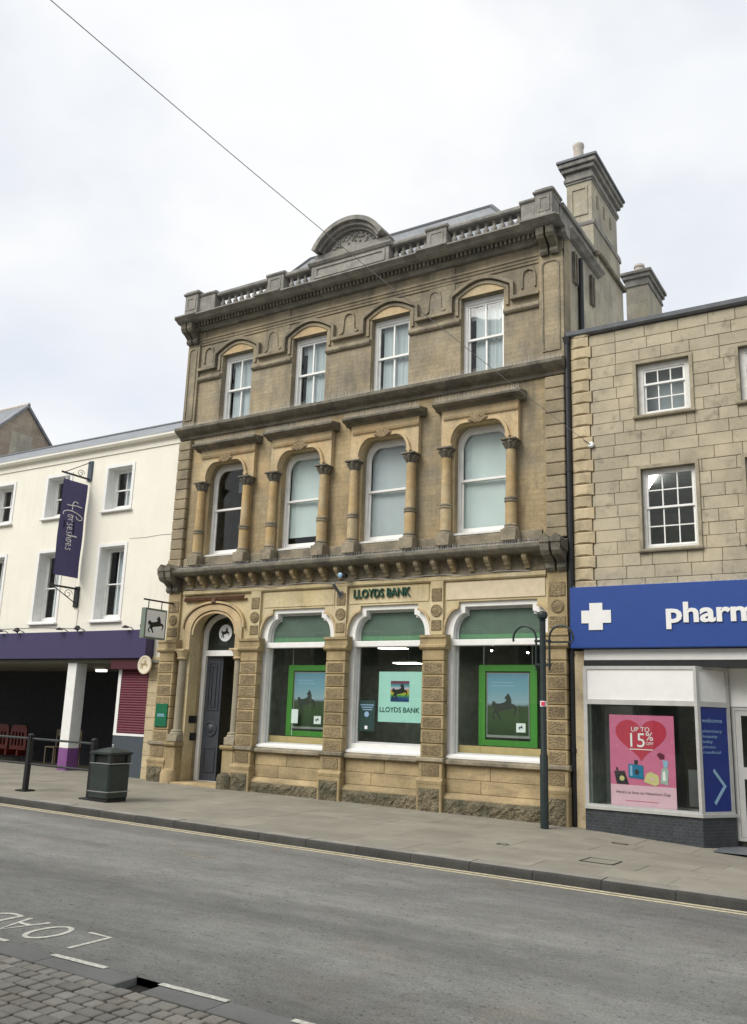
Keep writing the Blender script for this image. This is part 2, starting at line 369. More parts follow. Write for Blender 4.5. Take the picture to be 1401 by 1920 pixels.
# ------------------------------------------------------------------ ground
S = -.011
def zg(x): return S*x
def zp(x, y):   # pavement surface: falls a little further towards the pharmacy
    dip = .045*max(0, min(x-10.4, 4)); t = max(0, min(1, (y+4.2)/3.2)); return S*x-dip*t
def roadmat():
    m, nt, N, L, B = newmat('worn asphalt'); B.inputs['Roughness'].default_value = .9; B.inputs['Specular IOR Level'].default_value = .25
    g = N.new('ShaderNodeNewGeometry'); pos = g.outputs['Position']
    def noise(sc, det, scale=(1, 1, 1), rg=.6, off=0):
        mp = N.new('ShaderNodeMapping'); mp.inputs['Scale'].default_value = scale; mp.inputs['Location'].default_value = (off, off*.3, 0); L.new(pos, mp.inputs[0])
        n = N.new('ShaderNodeTexNoise'); n.inputs['Scale'].default_value = sc; n.inputs['Detail'].default_value = det; n.inputs['Roughness'].default_value = rg; L.new(mp.outputs[0], n.inputs['Vector']); return n.outputs['Fac']
    def rng(a, f0, f1, lo, hi):
        q = N.new('ShaderNodeMapRange'); q.inputs[1].default_value = f0; q.inputs[2].default_value = f1; q.inputs[3].default_value = lo; q.inputs[4].default_value = hi; L.new(a, q.inputs[0]); return q.outputs[0]
    def mul(a, b):
        q = N.new('ShaderNodeMath'); q.operation = 'MULTIPLY'; L.new(a, q.inputs[0]); L.new(b, q.inputs[1]); return q.outputs[0]
    v = mul(rng(noise(1, 4, (.10, 1.15, 1), .5, 3), .3, .7, .80, 1.26), rng(noise(9, 5, (.35, 1, 1)), .3, .7, .9, 1.1))
    v = mul(v, rng(noise(55, 4, rg=.8), .32, .68, .66, 1.34)); v = mul(v, rng(noise(20, 3, off=5), .60, .70, 1, .5)); v = mul(v, rng(noise(4, 6, (.4, 1, 1), .7, 14), .3, .7, .9, 1.1)); v = mul(v, rng(noise(1.3, 5, off=9), .3, .7, .88, 1.12))
    k = N.new('ShaderNodeMix'); k.data_type = 'RGBA'; k.inputs[6].default_value = (.192, .192, .178, 1); k.inputs[7].default_value = (.20, .17, .125, 1); L.new(rng(noise(1.1, 5, off=21), .56, .76, 0, .55), k.inputs[0])
    q = N.new('ShaderNodeMix'); q.data_type = 'RGBA'; q.blend_type = 'MULTIPLY'; q.inputs[0].default_value = 1; L.new(k.outputs[2], q.inputs[6]); L.new(v, q.inputs[7])
    wt = N.new('ShaderNodeMix'); wt.data_type = 'RGBA'; wt.inputs[7].default_value = (.42, .41, .37, 1); L.new(rng(noise(17, 2, off=31), .76, .79, 0, .8), wt.inputs[0]); L.new(q.outputs[2], wt.inputs[6]); L.new(wt.outputs[2], B.inputs['Base Color'])
    bp = N.new('ShaderNodeBump'); bp.inputs['Strength'].default_value = .9; bp.inputs['Distance'].default_value = .012; L.new(noise(90, 3), bp.inputs['Height']); L.new(bp.outputs[0], B.inputs['Normal'])
    return m
m_road = roadmat()
m_slab = stone('buff grey paving slab', (.268, .25, .202), .13, 1.4, 45, .3, rand=.08, stain=(1.1, (.19, .178, .145), .47, .76, .7), stain2=(14, (.13, .125, .11), .66, .73, .6))
m_joint = stone('paving joint grit', (.19, .175, .14), .2, 8, 40, .3)
m_kerbt = stone('kerb top granite', (.27, .255, .22), .15, 3, 50, .3, rand=.08)
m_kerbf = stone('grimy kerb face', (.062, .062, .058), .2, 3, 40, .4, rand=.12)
m_kerbn = stone('grey flush kerb', (.17, .172, .165), .1, 3, 50, .3, rand=.06)
m_sett = stone('weathered sett', (.23, .225, .2), .16, 3, 40, .5, rand=.16, hue=(.235, .212, .178))
m_gap = stone('sett joint dirt', (.03, .028, .022), .2, 8, 40, .3)
m_land = stone('ground earth', (.12, .11, .09), .2, .3, 3, .2)

def sheet(x0, x1, y0, y1, dz): return MB().add([(x0, y0, zg(x0)+dz), (x1, y0, zg(x1)+dz), (x1, y1, zg(x1)+dz), (x0, y1, zg(x0)+dz)], [(0, 1, 2, 3)])
struct('ground', sheet(-600, 600, -600, 600, -.9), m_land)
struct('road', sheet(-80, 90, -11.40, -5.29, -.12), m_road)
for yy in (-5.50, -5.36):
    o = obj('yellow_line', sheet(-40, 50, yy-.03, yy+.03, -.1155), m_yellow, bpy.data.objects['road'])
# far pavement
pv = struct('pavement', sheet(-80, 90, -5.2, 6, -.26), m_joint)
MBs = MB()
rows = [(-5.0, -4.28), (-4.28, -3.5), (-3.5, -2.72), (-2.72, -1.95), (-1.95, -1.17), (-1.17, -.35), (-.35, .6)]
for i, (ya, yb) in enumerate(rows):
    x = -10-.45*(i % 2)-random.random()*.2
    while x < 16.5:
        wd = random.choice((.9, .9, .9, 1.05)); g = .003
        q = [(x+g, ya+g), (x+wd-g, ya+g), (x+wd-g, yb-g), (x+g, yb-g)]
        b = MB(); dz = random.uniform(-.002, .002)
        V = [(a, c, zp(a, c)+dz) for a, c in q]+[(a, c, zp(a, c)-.04) for a, c in q]
        b.add(V, [(0, 1, 2, 3), (0, 4, 5, 1), (1, 5, 6, 2), (2, 6, 7, 3), (3, 7, 4, 0)])
        obj('slab', b, m_slab, pv); x += wd
stuff(obj('slab_field', sheet(-80, -10.6, -5, 3, 0).add([(17.2, -5, zg(17.2)), (90, -5, zg(90)), (90, 3, zg(90)), (17.2, 3, zg(17.2))], [(0, 1, 2, 3)]), m_slab, pv))
# kerb stones of the far pavement
kb = MB().prism([(-5.29, -.3), (-5.005, -.3), (-5.005, 0), (-5.26, 0), (-5.283, -.012), (-5.29, -.035)], -.446, .446, axis='x')
km = kb.mesh('kerb_stone', [m_kerbt, m_kerbf])
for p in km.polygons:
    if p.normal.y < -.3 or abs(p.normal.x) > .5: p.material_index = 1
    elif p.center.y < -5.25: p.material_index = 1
for k in range(-14, 21):
    x = .45+.9*k; o = obj('kerb_stone', km, None, pv, (x, 0, zg(x)+random.uniform(-.004, .004))); o.rotation_euler.y = -math.atan(S)
# near side: flush kerb and setts
nf = struct('footway', sheet(-80, 90, -40, -11.40, -.175), m_gap)
kn = MB().cbox(-.446, .446, -.125, .125, -.2, 0, .006).mesh('kerb_stone', m_kerbn)
for k in range(-4, 12):
    if k in (7,):
        for (a, b2) in ((-.15, .446),):
            x = 5.1+.9*k; o = obj('kerb_stone', MB().cbox(a-.02, b2, -.125, .125, -.2, 0, .006), m_kerbn, nf, (x, -11.525, zg(x)-.118)); o.rotation_euler.y = -math.atan(S)
        continue
    x = 5.1+.9*k; o = obj('kerb_stone', kn, None, nf, (x, -11.525, zg(x)-.118)); o.rotation_euler.y = -math.atan(S)
setts = [MB().cbox(-w2, w2, -l, l, -.06, 0, .007).mesh('sett', m_sett) for w2, l in ((.053, .061), (.066, .061), (.081, .061))]
y = -11.73; rown = 0
while y > -13.0:
    x = 9.0-random.random()*.1
    while x < 12.75:
        k = random.choice((0, 0, 1, 1, 2)); hw = (.057, .07, .085)[k]
        o = obj('sett', setts[k], None, nf, (x+hw, y+random.uniform(-.004, .004), zg(x+hw)-.118+random.uniform(-.004, .004)))
        o.rotation_euler = (random.uniform(-.012, .012), -math.atan(S)+random.uniform(-.012, .012), random.uniform(-.02, .02)); x += hw*2+.012
    y -= .14; rown += 1
mb = MB()
for i in range(60):
    for j in range(110):
        x = 1+i*.28; yy = -11.73-j*.14
        if 8.9 < x < 12.8 and yy > -13.05: continue
        mb.box(x+.005, x+.27, yy-.064, yy+.064, zg(x)-.16, zg(x)-.118)
stuff(obj('sett_field', mb, m_sett, nf))
# white bay dashes and the loading lettering (read from the far side of the street)
def dash(x0, x1, y0, y1): 
    n = 6; V = []; F = []
    for i in range(n+1):
        x = x0+(x1-x0)*i/n; yc = y0+(y1-y0)*i/n
        V += [(x, yc-.027-random.random()*.006, zg(x)-.1125), (x, yc+.027+random.random()*.006, zg(x)-.1125)]
    for i in range(n): F.append((2*i, 2*i+2, 2*i+3, 2*i+1))
    return MB().add(V, F)
rd = bpy.data.objects['road']
for a in ((10.01, 10.61, -11.43, -11.41), (11.21, 11.85, -11.43, -11.41), (8.8, 9.4, -11.43, -11.41), (12.43, 13.05, -11.43, -11.41)): obj('bay_dash', dash(*a), m_wline, rd)
def road_glyph(strokes, xr):
    b = MB()
    for st in strokes:
        st = [(xr-px*.27, -11.22+py*.46) for px, py in st]
        m = len(st); V = []; F = []
        for i, p in enumerate(st):
            t = (Vector(st[min(i+1, m-1)])-Vector(st[max(i-1, 0)])).normalized(); nn = Vector((-t.y, t.x))*.024
            for s in (1, -1):
                x, yq = p[0]+nn.x*s, p[1]+nn.y*s; V.append((x, yq, zg(x)-.1150))
        for i in range(m-1): F.append((2*i, 2*i+1, 2*i+3, 2*i+2))
        b.add(V, F)
    return b
ell = [(.5+.5*math.cos(a*math.pi/10), .5+.5*math.sin(a*math.pi/10)) for a in range(21)]
arcD = [(0, 0), (.45, 0)]+[(.45+.55*math.sin(a*math.pi/8), .5-.5*math.cos(a*math.pi/8)) for a in range(1, 8)]+[(.45, 1), (0, 1)]
G = [[[(1, 1), (0, 1), (0, 0)][::-1]], [ell], [[(0, 1), (.5, 0), (1, 1)], [(.22, .62), (.78, .62)]], [arcD, [(0, 0), (0, 1)]], [[(.5, 0), (.5, 1)]], [[(0, 1), (0, 0), (1, 1), (1, 0)]],
     [[(1, .2), (.7, 0), (.3, 0), (0, .3), (0, .7), (.3, 1), (.7, 1), (1, .8), (1, .55), (.6, .55)]]]
for i, gl in enumerate(G): obj('road_letter', road_glyph(gl, 9.94-.40*i), m_wline, rd)
# street ironwork
def cover(x0, x1, y0, y1, label):
    b = MB(); z = zp((x0+x1)/2, (y0+y1)/2)
    t = thing('inspection_cover', label, 'manhole cover', ((x0+x1)/2, (y0+y1)/2, z), 'inspection covers in the pavement')
    fr = MB().prism([(x0, y0), (x1, y0), (x1, y1), (x0, y1)], -.03, .006, [[(x0+.025, y0+.025), (x1-.025, y0+.025), (x1-.025, y1-.025), (x0+.025, y1-.025)]], 'z').xf(lambda x, yy, zz: (x, yy, zz+zp(x, yy)))
    obj('frame', fr, m_gap, t)
    obj('lid', MB().box(x0+.03, x1-.03, y0+.03, y1-.03, -.02, .004).xf(lambda x, yy, zz: (x, yy, zz+zp(x, yy))), m_slab, t)
cover(11.88, 12.36, -4.0, -3.5, 'large rectangular inspection cover in the pavement before the pharmacy window')
cover(10.38, 10.55, -3.46, -3.32, 'tiny square stop-tap cover in the pavement in front of the black post')
cover(11.57, 11.82, -1.45, -1.33, 'small narrow cover close to the pharmacy stall riser')

# ------------------------------------------------------------------ the bank
bank = thing('bank_building', 'three storey golden stone Victorian bank with balustrade, curved pediment and arched windows', 'building', (5, 0, 0))
XL, XR = -.42, 10.42
WC = [1.345, 3.715, 6.095, 8.50]
PIL = [(-.40, .12), (2.29, 2.81), (4.79, 5.31), (7.25, 7.77), (9.98, 10.41)]
def rect(x0, x1, z0, z1): return [(x0, z0), (x1, z0), (x1, z1), (x0, z1)]
def qarc(cx, cz, rx, rz, a0, a1, n=7): return [(cx+rx*math.cos(R(a0+(a1-a0)*i/n)), cz+rz*math.sin(R(a0+(a1-a0)*i/n))) for i in range(n+1)]
def round_head(x0, x1, z0, zs, zt, rr): # flat top with rounded shoulders
    return [(x0, z0), (x1, z0)]+qarc(x1-rr, zs, rr, zt-zs, 0, 90)+qarc(x0+rr, zs, rr, zt-zs, 90, 180)
def notch_head(x0, x1, z0, zs, zm, zt, rr): # shouldered arch with a raised flat centre
    return [(x0, z0), (x1, z0)]+qarc(x1-rr, zs, rr, zm-zs, 0, 90)+[(x1-rr, zt), (x0+rr, zt)]+qarc(x0+rr, zs, rr, zm-zs, 90, 180)
def door_arch(x0, x1, z0, zs, zt, n=9):
    c = (x0+x1)/2; h = (x1-x0)/2; pts = [(x0, z0), (x1, z0)]
    for i in range(n+1):
        t = i/n; pts.append((c+h*(1-t**2.0), zs+(zt-zs)*(1-(1-t)**1.75)))
    for i in range(n-1, -1, -1):
        t = i/n; pts.append((c-h*(1-t**2.0), zs+(zt-zs)*(1-(1-t)**1.75)))
    return pts
GW = [(PIL[i][1]-.11, PIL[i+1][0]+.11) for i in (1, 2, 3)]
gop = [notch_head(a, b, .93, 3.50, 4.03, 4.16, .34) for a, b in GW]
DOOR = door_arch(.48, 1.96, -.2, 3.62, 4.2)
obj('wall', MB().prism(rect(XL, XR, -.5, 4.66), 0, .34, gop+[DOOR]), m_frieze, bank)
mop = [round_head(c-.64, c+.64, 5.58, 7.6, 8.04, .3) for c in WC]
obj('wall', MB().prism(rect(XL, XR, 4.66, 9.1), .002, .4, mop), m_mid, bank)
tops = [rect(c-.527, c+.527, 9.1, 11.13) for c in WC]
obj('wall', MB().prism(rect(XL, XR, 9.1, 12.2), 0, .4, tops), m_top, bank)
obj('side_wall', MB().box(XR-.4, XR-.002, .4, 4.58, -.5, 12.2), m_chim, bank)
obj('side_wall', MB().box(XL+.002, XL+.4, .4, 4.58, -.5, 12.2), m_chim, bank)
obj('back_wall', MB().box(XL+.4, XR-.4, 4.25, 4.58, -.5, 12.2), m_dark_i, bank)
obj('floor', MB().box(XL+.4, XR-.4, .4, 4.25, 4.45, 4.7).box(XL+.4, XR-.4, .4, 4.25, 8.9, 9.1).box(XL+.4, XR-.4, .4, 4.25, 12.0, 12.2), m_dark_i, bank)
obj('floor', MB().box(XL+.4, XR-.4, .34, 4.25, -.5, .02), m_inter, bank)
obj('partition', MB().box(2.32, 2.42, .34, 4, .02, 4.45).box(XL+.4, XR-.4, 4, 4.1, .02, 4.45), m_inter, bank)

# --- mouldings that run along the front
def run(name, pts, mat, x0=XL-.02, x1=XR+.02): return obj(name, MB().prof(pts, x0, x1), mat, bank)
run('frieze_band', [(.05, 4.60), (-.05, 4.60), (-.08, 4.63), (-.08, 4.69), (-.05, 4.72), (.05, 4.72)], m_frieze, .14, 9.96)
corn1 = run('cornice', [(.05, 5.03), (-.10, 5.03), (-.14, 5.06), (-.38, 5.07), (-.44, 5.12), (-.46, 5.15), (-.46, 5.21), (-.2, 5.29), (0, 5.36), (.05, 5.36)], m_dark, XL-.04, XR+.03)
brm = MB().prof([(-.0, 4.78), (-.09, 4.78), (-.12, 4.84), (-.18, 4.86), (-.21, 4.915), (-.26, 4.93), (-.30, 4.98), (-.30, 5.065), (0, 5.065)], -.05, .05).mesh('bracket', m_mid)
for k in range(23): obj('bracket', brm, None, corn1, (.42+.4163*k, 0, 0))
run('soffit_band', [(.05, 4.74), (-.03, 4.74), (-.03, 5.03), (.05, 5.03)], m_band, .14, 9.96)
corn2 = run('string_course', [(.05, 8.86), (-.06, 8.86), (-.09, 8.93), (-.2, 8.98), (-.28, 9.04), (-.31, 9.07), (-.31, 9.14), (-.12, 9.2), (0, 9.24), (.05, 9.24)], m_dark, XL-.03, XR+.03)
run('plain_band', [(.05, 5.36), (-.05, 5.36), (-.05, 5.55), (-.03, 5.575), (.05, 5.575)], m_band, .02, 9.88)
corn3 = run('main_cornice', [(.1, 11.98), (-.10, 11.98), (-.16, 12.03), (-.22, 12.03), (-.22, 12.14), (-.40, 12.15), (-.45, 12.16), (-.50, 12.2), (-.58, 12.23), (-.60, 12.235), (-.60, 12.27), (.1, 12.33)], m_para, XL-.12, XR+.12)
corn3r = obj('main_cornice', MB().prism([(11.98, .12), (11.98, -.10), (12.03, -.16), (12.03, -.22), (12.14, -.22), (12.15, -.40), (12.16, -.45), (12.2, -.50), (12.23, -.56), (12.27, -.56), (12.33, .12)], .02, 2.4, axis='y').xf(lambda a, y, b: (XR-b-.36, y, a)), m_para, bank)
b = MB(); x = -.34
while x < 10.3: b.box(x, x+.055, -.31, -.2, 12.035, 12.145); x += .108
stuff(obj('dentils', b, m_dark, corn3))
run('architrave', [(.03, 11.56), (-.03, 11.56), (-.03, 11.61), (-.055, 11.63), (-.055, 11.68), (-.085, 11.70), (-.085, 11.74), (.03, 11.76)], m_top, XL-.0, XR+.0)

# vertical breaks of the frieze and cornice under the pedestals
for xa, xb in ((2.36, 3.06), (7.16, 7.82), (XL+.0, .16), (9.72, XR)):
    obj('frieze_break', MB().box(xa, xb, -.03, .001, 11.765, 11.975), m_top, bank)
    obj('cornice_break', MB().prof([(-.2, 12.155), (-.44, 12.165), (-.50, 12.18), (-.55, 12.215), (-.63, 12.245), (-.65, 12.25), (-.65, 12.285), (-.2, 12.32)], xa-.06, xb+.06), m_para, corn3)
for xa, xb in ((2.36, 3.06), (7.16, 7.82)): obj('frieze_break', MB().box(xa, xb, -.02, .001, 10.88, 11.555), m_top, bank)
# --- attic: balustrade, pediment
run('parapet_plinth', [(.02, 12.29), (-.34, 12.29), (-.34, 12.42), (-.31, 12.45), (.02, 12.45)], m_para, XL+.05, XR-.05)
for a, bb in ((.71, 2.46), (3.04, 3.92), (6.2, 7.2), (7.76, 9.56)):
    rl = obj('balustrade_rail', MB().prof([(.0, 12.78), (-.29, 12.78), (-.32, 12.81), (-.32, 12.87), (-.28, 12.91), (-.02, 12.91), (.0, 12.87)], a, bb), m_para, bank)
    nb = round((bb-a)/.21)
    if not bpy.data.meshes.get('baluster'):
        MB().lathe([(.062, 0), (.062, .03), (.042, .04), (.038, .06), (.068, .12), (.07, .15), (.048, .2), (.036, .24), (.048, .27), (.04, .28), (.06, .295), (.06, .335)], 0, 0, 10).mesh('baluster', m_para, True)
    for k in range(nb): obj('baluster', bpy.data.meshes['baluster'], None, rl, (a+(k+.5)*(bb-a)/nb, -.155, 12.448))
def pedestal(x0, x1, proud=0):
    p = obj('pedestal', MB().cbox(x0, x1, -.35-proud, .06, 12.29, 12.86, .012), m_para, bank)
    obj('cap', MB().prof([(.1, 12.86), (-.36-proud, 12.86), (-.39-proud, 12.89), (-.39-proud, 12.93), (-.34-proud, 12.95), (.1, 12.95)], x0-.03, x1+.03), m_para, p)
    return p
for x0, x1 in ((2.49, 3.02), (7.22, 7.74)):
    p = pedestal(x0, x1); obj('sunk_panel', MB().prism(rect(x0+.08, x1-.08, 12.47, 12.8), -.365, -.34, [rect(x0+.12, x1-.12, 12.51, 12.76)]), m_para, p)
for x0, x1, xa, xb in ((XL+.1, .68, XL+.08, .12), (9.58, XR-.1, 9.95, XR-.08)):
    p = pedestal(x0, x1)
    obj('corner_block', MB().cbox(xa, xb, -.44, -.02, 12.29, 12.98, .012), m_para, p)
    obj('corner_cap', MB().cbox(xa-.05, xb+.05, -.49, .1, 12.95, 13.02, .02).cbox(xa-.01, xb+.01, -.45, .06, 13.02, 13.07, .02), m_para, p)
    obj('sunk_panel', MB().prism(rect(xa+.06, xb-.06, 12.5, 12.88), -.455, -.435, [rect(xa+.12, xb-.12, 12.56, 12.82)]), m_para, p)
# return of the parapet over the flank
obj('parapet_return', MB().box(XR-.42, XR-.08, .061, 2.3, 12.29, 12.84).box(XR-.48, XR-.02, .11, 2.34, 12.845, 12.95), m_para, bank)
ped = obj('pediment', MB().box(3.92, 6.20, -.36, .1, 12.29, 12.80), m_para, bank)
obj('sunk_panel', MB().prism(rect(4.02, 6.10, 12.44, 12.74), -.385, -.35, [rect(4.1, 6.02, 12.5, 12.69)]), m_para, ped)
obj('ledge', MB().prof([(.1, 12.80), (-.39, 12.80), (-.44, 12.86), (-.44, 12.90), (.1, 12.92)], 3.84, 6.28), m_para, ped)
obj('step_block', MB().cbox(3.98, 6.14, -.33, .1, 12.92, 13.10, .01), m_para, ped)
def arc_pts(cx, zc, rad, a0, a1, n=22): return [(cx+rad*math.cos(R(a0+(a1-a0)*i/n)), zc+rad*math.sin(R(a0+(a1-a0)*i/n))) for i in range(n+1)]
PC, Pz, Pr = 5.06, 12.63, 1.17
half = 27
obj('tympanum', MB().prism(arc_pts(PC, Pz, 1.03, half, 180-half)+[(PC-.92, 13.09), (PC+.92, 13.09)][0:2], -.26, .1), m_para, ped)
for (ra, rb, ya) in ((1.06, 1.17, -.56), (.97, 1.06, -.46), (.90, .97, -.36)):
    h2 = half if ra > 1 else half+3
    obj('arch_moulding', MB().prism(arc_pts(PC, Pz, rb, h2, 180-h2)+arc_pts(PC, Pz, ra, 180-h2, h2), ya, .1), m_para, ped)
b = MB()
for k in range(70):
    a = R(random.uniform(34, 146)); q = random.uniform(.6, .88); x, z = PC+q*math.cos(a)*.98, Pz+q*math.sin(a)
    if z < 13.12: continue
    s = random.uniform(.025, .05); b.lathe([(s, 0), (s*.8, .025), (s*.3, .04)], 0, 0, 6)
    b.v[-18:] = [(x+p[0], -.26-p[2], z+p[1]) for p in b.v[-18:]]
stuff(obj('carved_foliage', b, m_para, ped))

# --- top storey
def top_window(c):
    x0, x1, z0, z1 = c-.527, c+.527, 9.1, 11.13
    f = obj('window', MB().prism(rect(x0+.002, x1-.002, z0, z1-.002), .17, .27, [rect(x0+.09, x1-.09, 9.2, z1-.12)]), m_white, bank)
    zm = 10.16
    obj('sash', MB().prism(rect(x0+.09, x1-.09, zm-.03, z1-.12), .20, .245, [rect(x0+.135, c-.02, zm+.02, z1-.17), rect(c+.02, x1-.135, zm+.02, z1-.17)]), m_white, f)
    obj('sash', MB().prism(rect(x0+.09, x1-.09, 9.2, zm+.025), .246, .29, [rect(x0+.135, c-.02, 9.27, zm-.022), rect(c+.02, x1-.135, 9.27, zm-.022)]), m_white, f)
    obj('pane', MB().box(x0+.1, x1-.1, .222, .228, zm, z1-.13), m_glass, f)
    obj('pane', MB().box(x0+.1, x1-.1, .266, .272, 9.22, zm), m_glass, f)
    b = MB()
    xa, xb = x0+(.20, .26, .18, .24)[WC.index(c)], x1-.03; n = 16; zb_ = (9.15, 9.15, 9.15, 9.15)[WC.index(c)]
    for k in range(n):
        xx = xa+(xb-xa)*k/n; o_ = .018*(k % 2)+.006*math.sin(k*1.7); p_ = .018*((k+1) % 2)+.006*math.sin((k+1)*1.7)
        b.add([(xx, .32+o_, zb_), (xx+(xb-xa)/n, .32+p_, zb_), (xx+(xb-xa)/n, .32+p_, 11.1), (xx, .32+o_, 11.1)], [(0, 1, 2, 3)])
    obj('pelmet', MB().box(x0+.1, x1-.1, .355, .36, (10.86, 10.78, 10.9, 10.7)[WC.index(c)], 11.1), m_net, f)
    obj('blind', b, m_blindg, f)
for c in WC: top_window(c)
# stepped hood mould over the top windows with the impost band beneath
hz = 10.83; b = MB(); b2 = MB(); path = [(-.0, hz)]
for c in WC:
    path += [(c-.75, hz), (c-.75, 11.2)]+[(c-.75+1.5*i/12, 11.2+.30*math.sin(math.pi*i/12)) for i in range(1, 12)]+[(c+.75, 11.2), (c+.75, hz)]
path += [(9.88, hz)]
obj('hood_mould', MB().sweep(path, .075, -.11, .02), m_band, bank)
for c in WC: obj('arch_roll', MB().sweep([(c-.62, 10.72), (c-.62, 11.16)]+[(c-.62+1.24*i/12, 11.16+.24*math.sin(math.pi*i/12)) for i in range(1, 12)]+[(c+.62, 11.16), (c+.62, 10.72)], .07, -.045, .02), m_top, bank)
xs = [0.0]+sum([[c-.54, c+.54] for c in WC], [])+[9.87]
for i in range(0, len(xs), 2): obj('impost_band', MB().prof([(.02, 10.50), (-.05, 10.50), (-.085, 10.54), (-.085, 10.58), (-.05, 10.63), (.02, 10.63)], xs[i], xs[i+1]), m_band, bank)
for c in WC: obj('lintel', MB().prism([(c-.585, 11.135), (c+.585, 11.135)]+[(c+.585-1.17*i/10, 11.15+.22*math.sin(math.pi*i/10)) for i in range(11)], -.012, .03), m_warm, bank)
# carved S scrolls between the windows
for i, c in enumerate([.32, 2.53, 4.9, 7.3, 9.62]):
    pth = [(c-.15, 11.02), (c-.15, 11.30), (c-.12, 11.42), (c, 11.47), (c+.12, 11.42), (c+.15, 11.30), (c+.15, 11.02)]
    if 0 < i < 4: pth = [(c-.28, 10.98), (c-.22, 10.95), (c-.17, 11.0)]+pth[1:-1]+[(c+.17, 11.0), (c+.22, 10.95), (c+.28, 10.98)]
    obj('scroll_carving', MB().sweep(pth, .038, -.042, .02), m_top, bank)
for x0, x1 in ((XL, -.0), (9.88, XR)):   # corner pilasters of the top storey
    p = obj('pilaster', MB().prism(rect(x0, x1, 9.24, 11.98), -.07, .02), m_top, bank)
    xc = (x0+x1)/2; obj('panel_moulding', MB().prism(round_head(x0+.07, x1-.07, 9.4, 11.4, 11.52, .12), -.095, -.06, [round_head(x0+.10, x1-.10, 9.43, 11.38, 11.48, .1)]), m_band, p)
    for s in (-.11, .11):
        obj('console', MB().prof([(0, 11.62), (-.16, 11.62), (-.2, 11.68), (-.18, 11.76), (-.28, 11.84), (-.40, 11.9), (-.45, 11.97), (-.45, 12.14), (0, 12.14)], xc+s-.085, xc+s+.085), m_dark, p)
    obj('corner_bracket_block', MB().cbox(x0-.03, x1+.03, -.24, .02, 11.95, 12.14, .01), m_dark, p)

# --- middle storey
capm = MB().cbox(-.175, .175, -.175, .14, .19, .235, .012).lathe([(.09, 0), (.1, .02), (.095, .05), (.12, .1), (.155, .19)], 0, 0, 12)
for k in range(8):   # leaves of the capital
    a = k*math.pi/4+.2; ca, sa = math.cos(a), math.sin(a)
    capm.tube([(ca*.09, sa*.09, .04), (ca*.13, sa*.13, .11), (ca*.17, sa*.17, .155), (ca*.185, sa*.185, .13)], [.03, .032, .026, .015], 6)
capm = capm.mesh('capital', m_dark, True)
shaftm = MB().lathe([(.118, 5.66), (.118, 6.16)], 0, 0, 14).lathe([(.108, 6.27), (.098, 7.30)], 0, 0, 14).mesh('column', m_gold, True)
ringm = MB().lathe([(.115, 6.15), (.138, 6.17), (.138, 6.20), (.115, 6.215), (.135, 6.23), (.135, 6.26), (.11, 6.28)], 0, 0, 14).mesh('ring', m_band, True)
basem = MB().cbox(-.17, .17, -.17, .12, 5.33, 5.58, .012).lathe([(.165, 5.57), (.165, 5.61), (.13, 5.64), (.145, 5.665), (.12, 5.70)], 0, 0, 14).mesh('base', m_band, True)
rope = MB()
for k in range(34):
    x = -.86+k*.0525; rope.tube([(x, -.16, -.035), (x+.05, -.17, .035)], .017, 5)
ropem = rope.mesh('rope_moulding', m_warm, True)
leaf = MB()
for a in (-65, -38, -12, 12, 38, 65):
    ca, sa = math.sin(R(a)), math.cos(R(a)); leaf.tube([(ca*.03, -.18, 8.05), (ca*.19, -.23, 8.05+sa*.13), (ca*.27, -.19, 8.05+sa*.17)], [.05, .042, .016], 6)
leaf.tube([(-.32, -.15, 8.045), (-.2, -.17, 8.07), (0, -.18, 8.09), (.2, -.17, 8.07), (.32, -.15, 8.045)], [.012, .035, .05, .035, .012], 6)
leafm = leaf.mesh('carved_leaf', m_leaf, True)
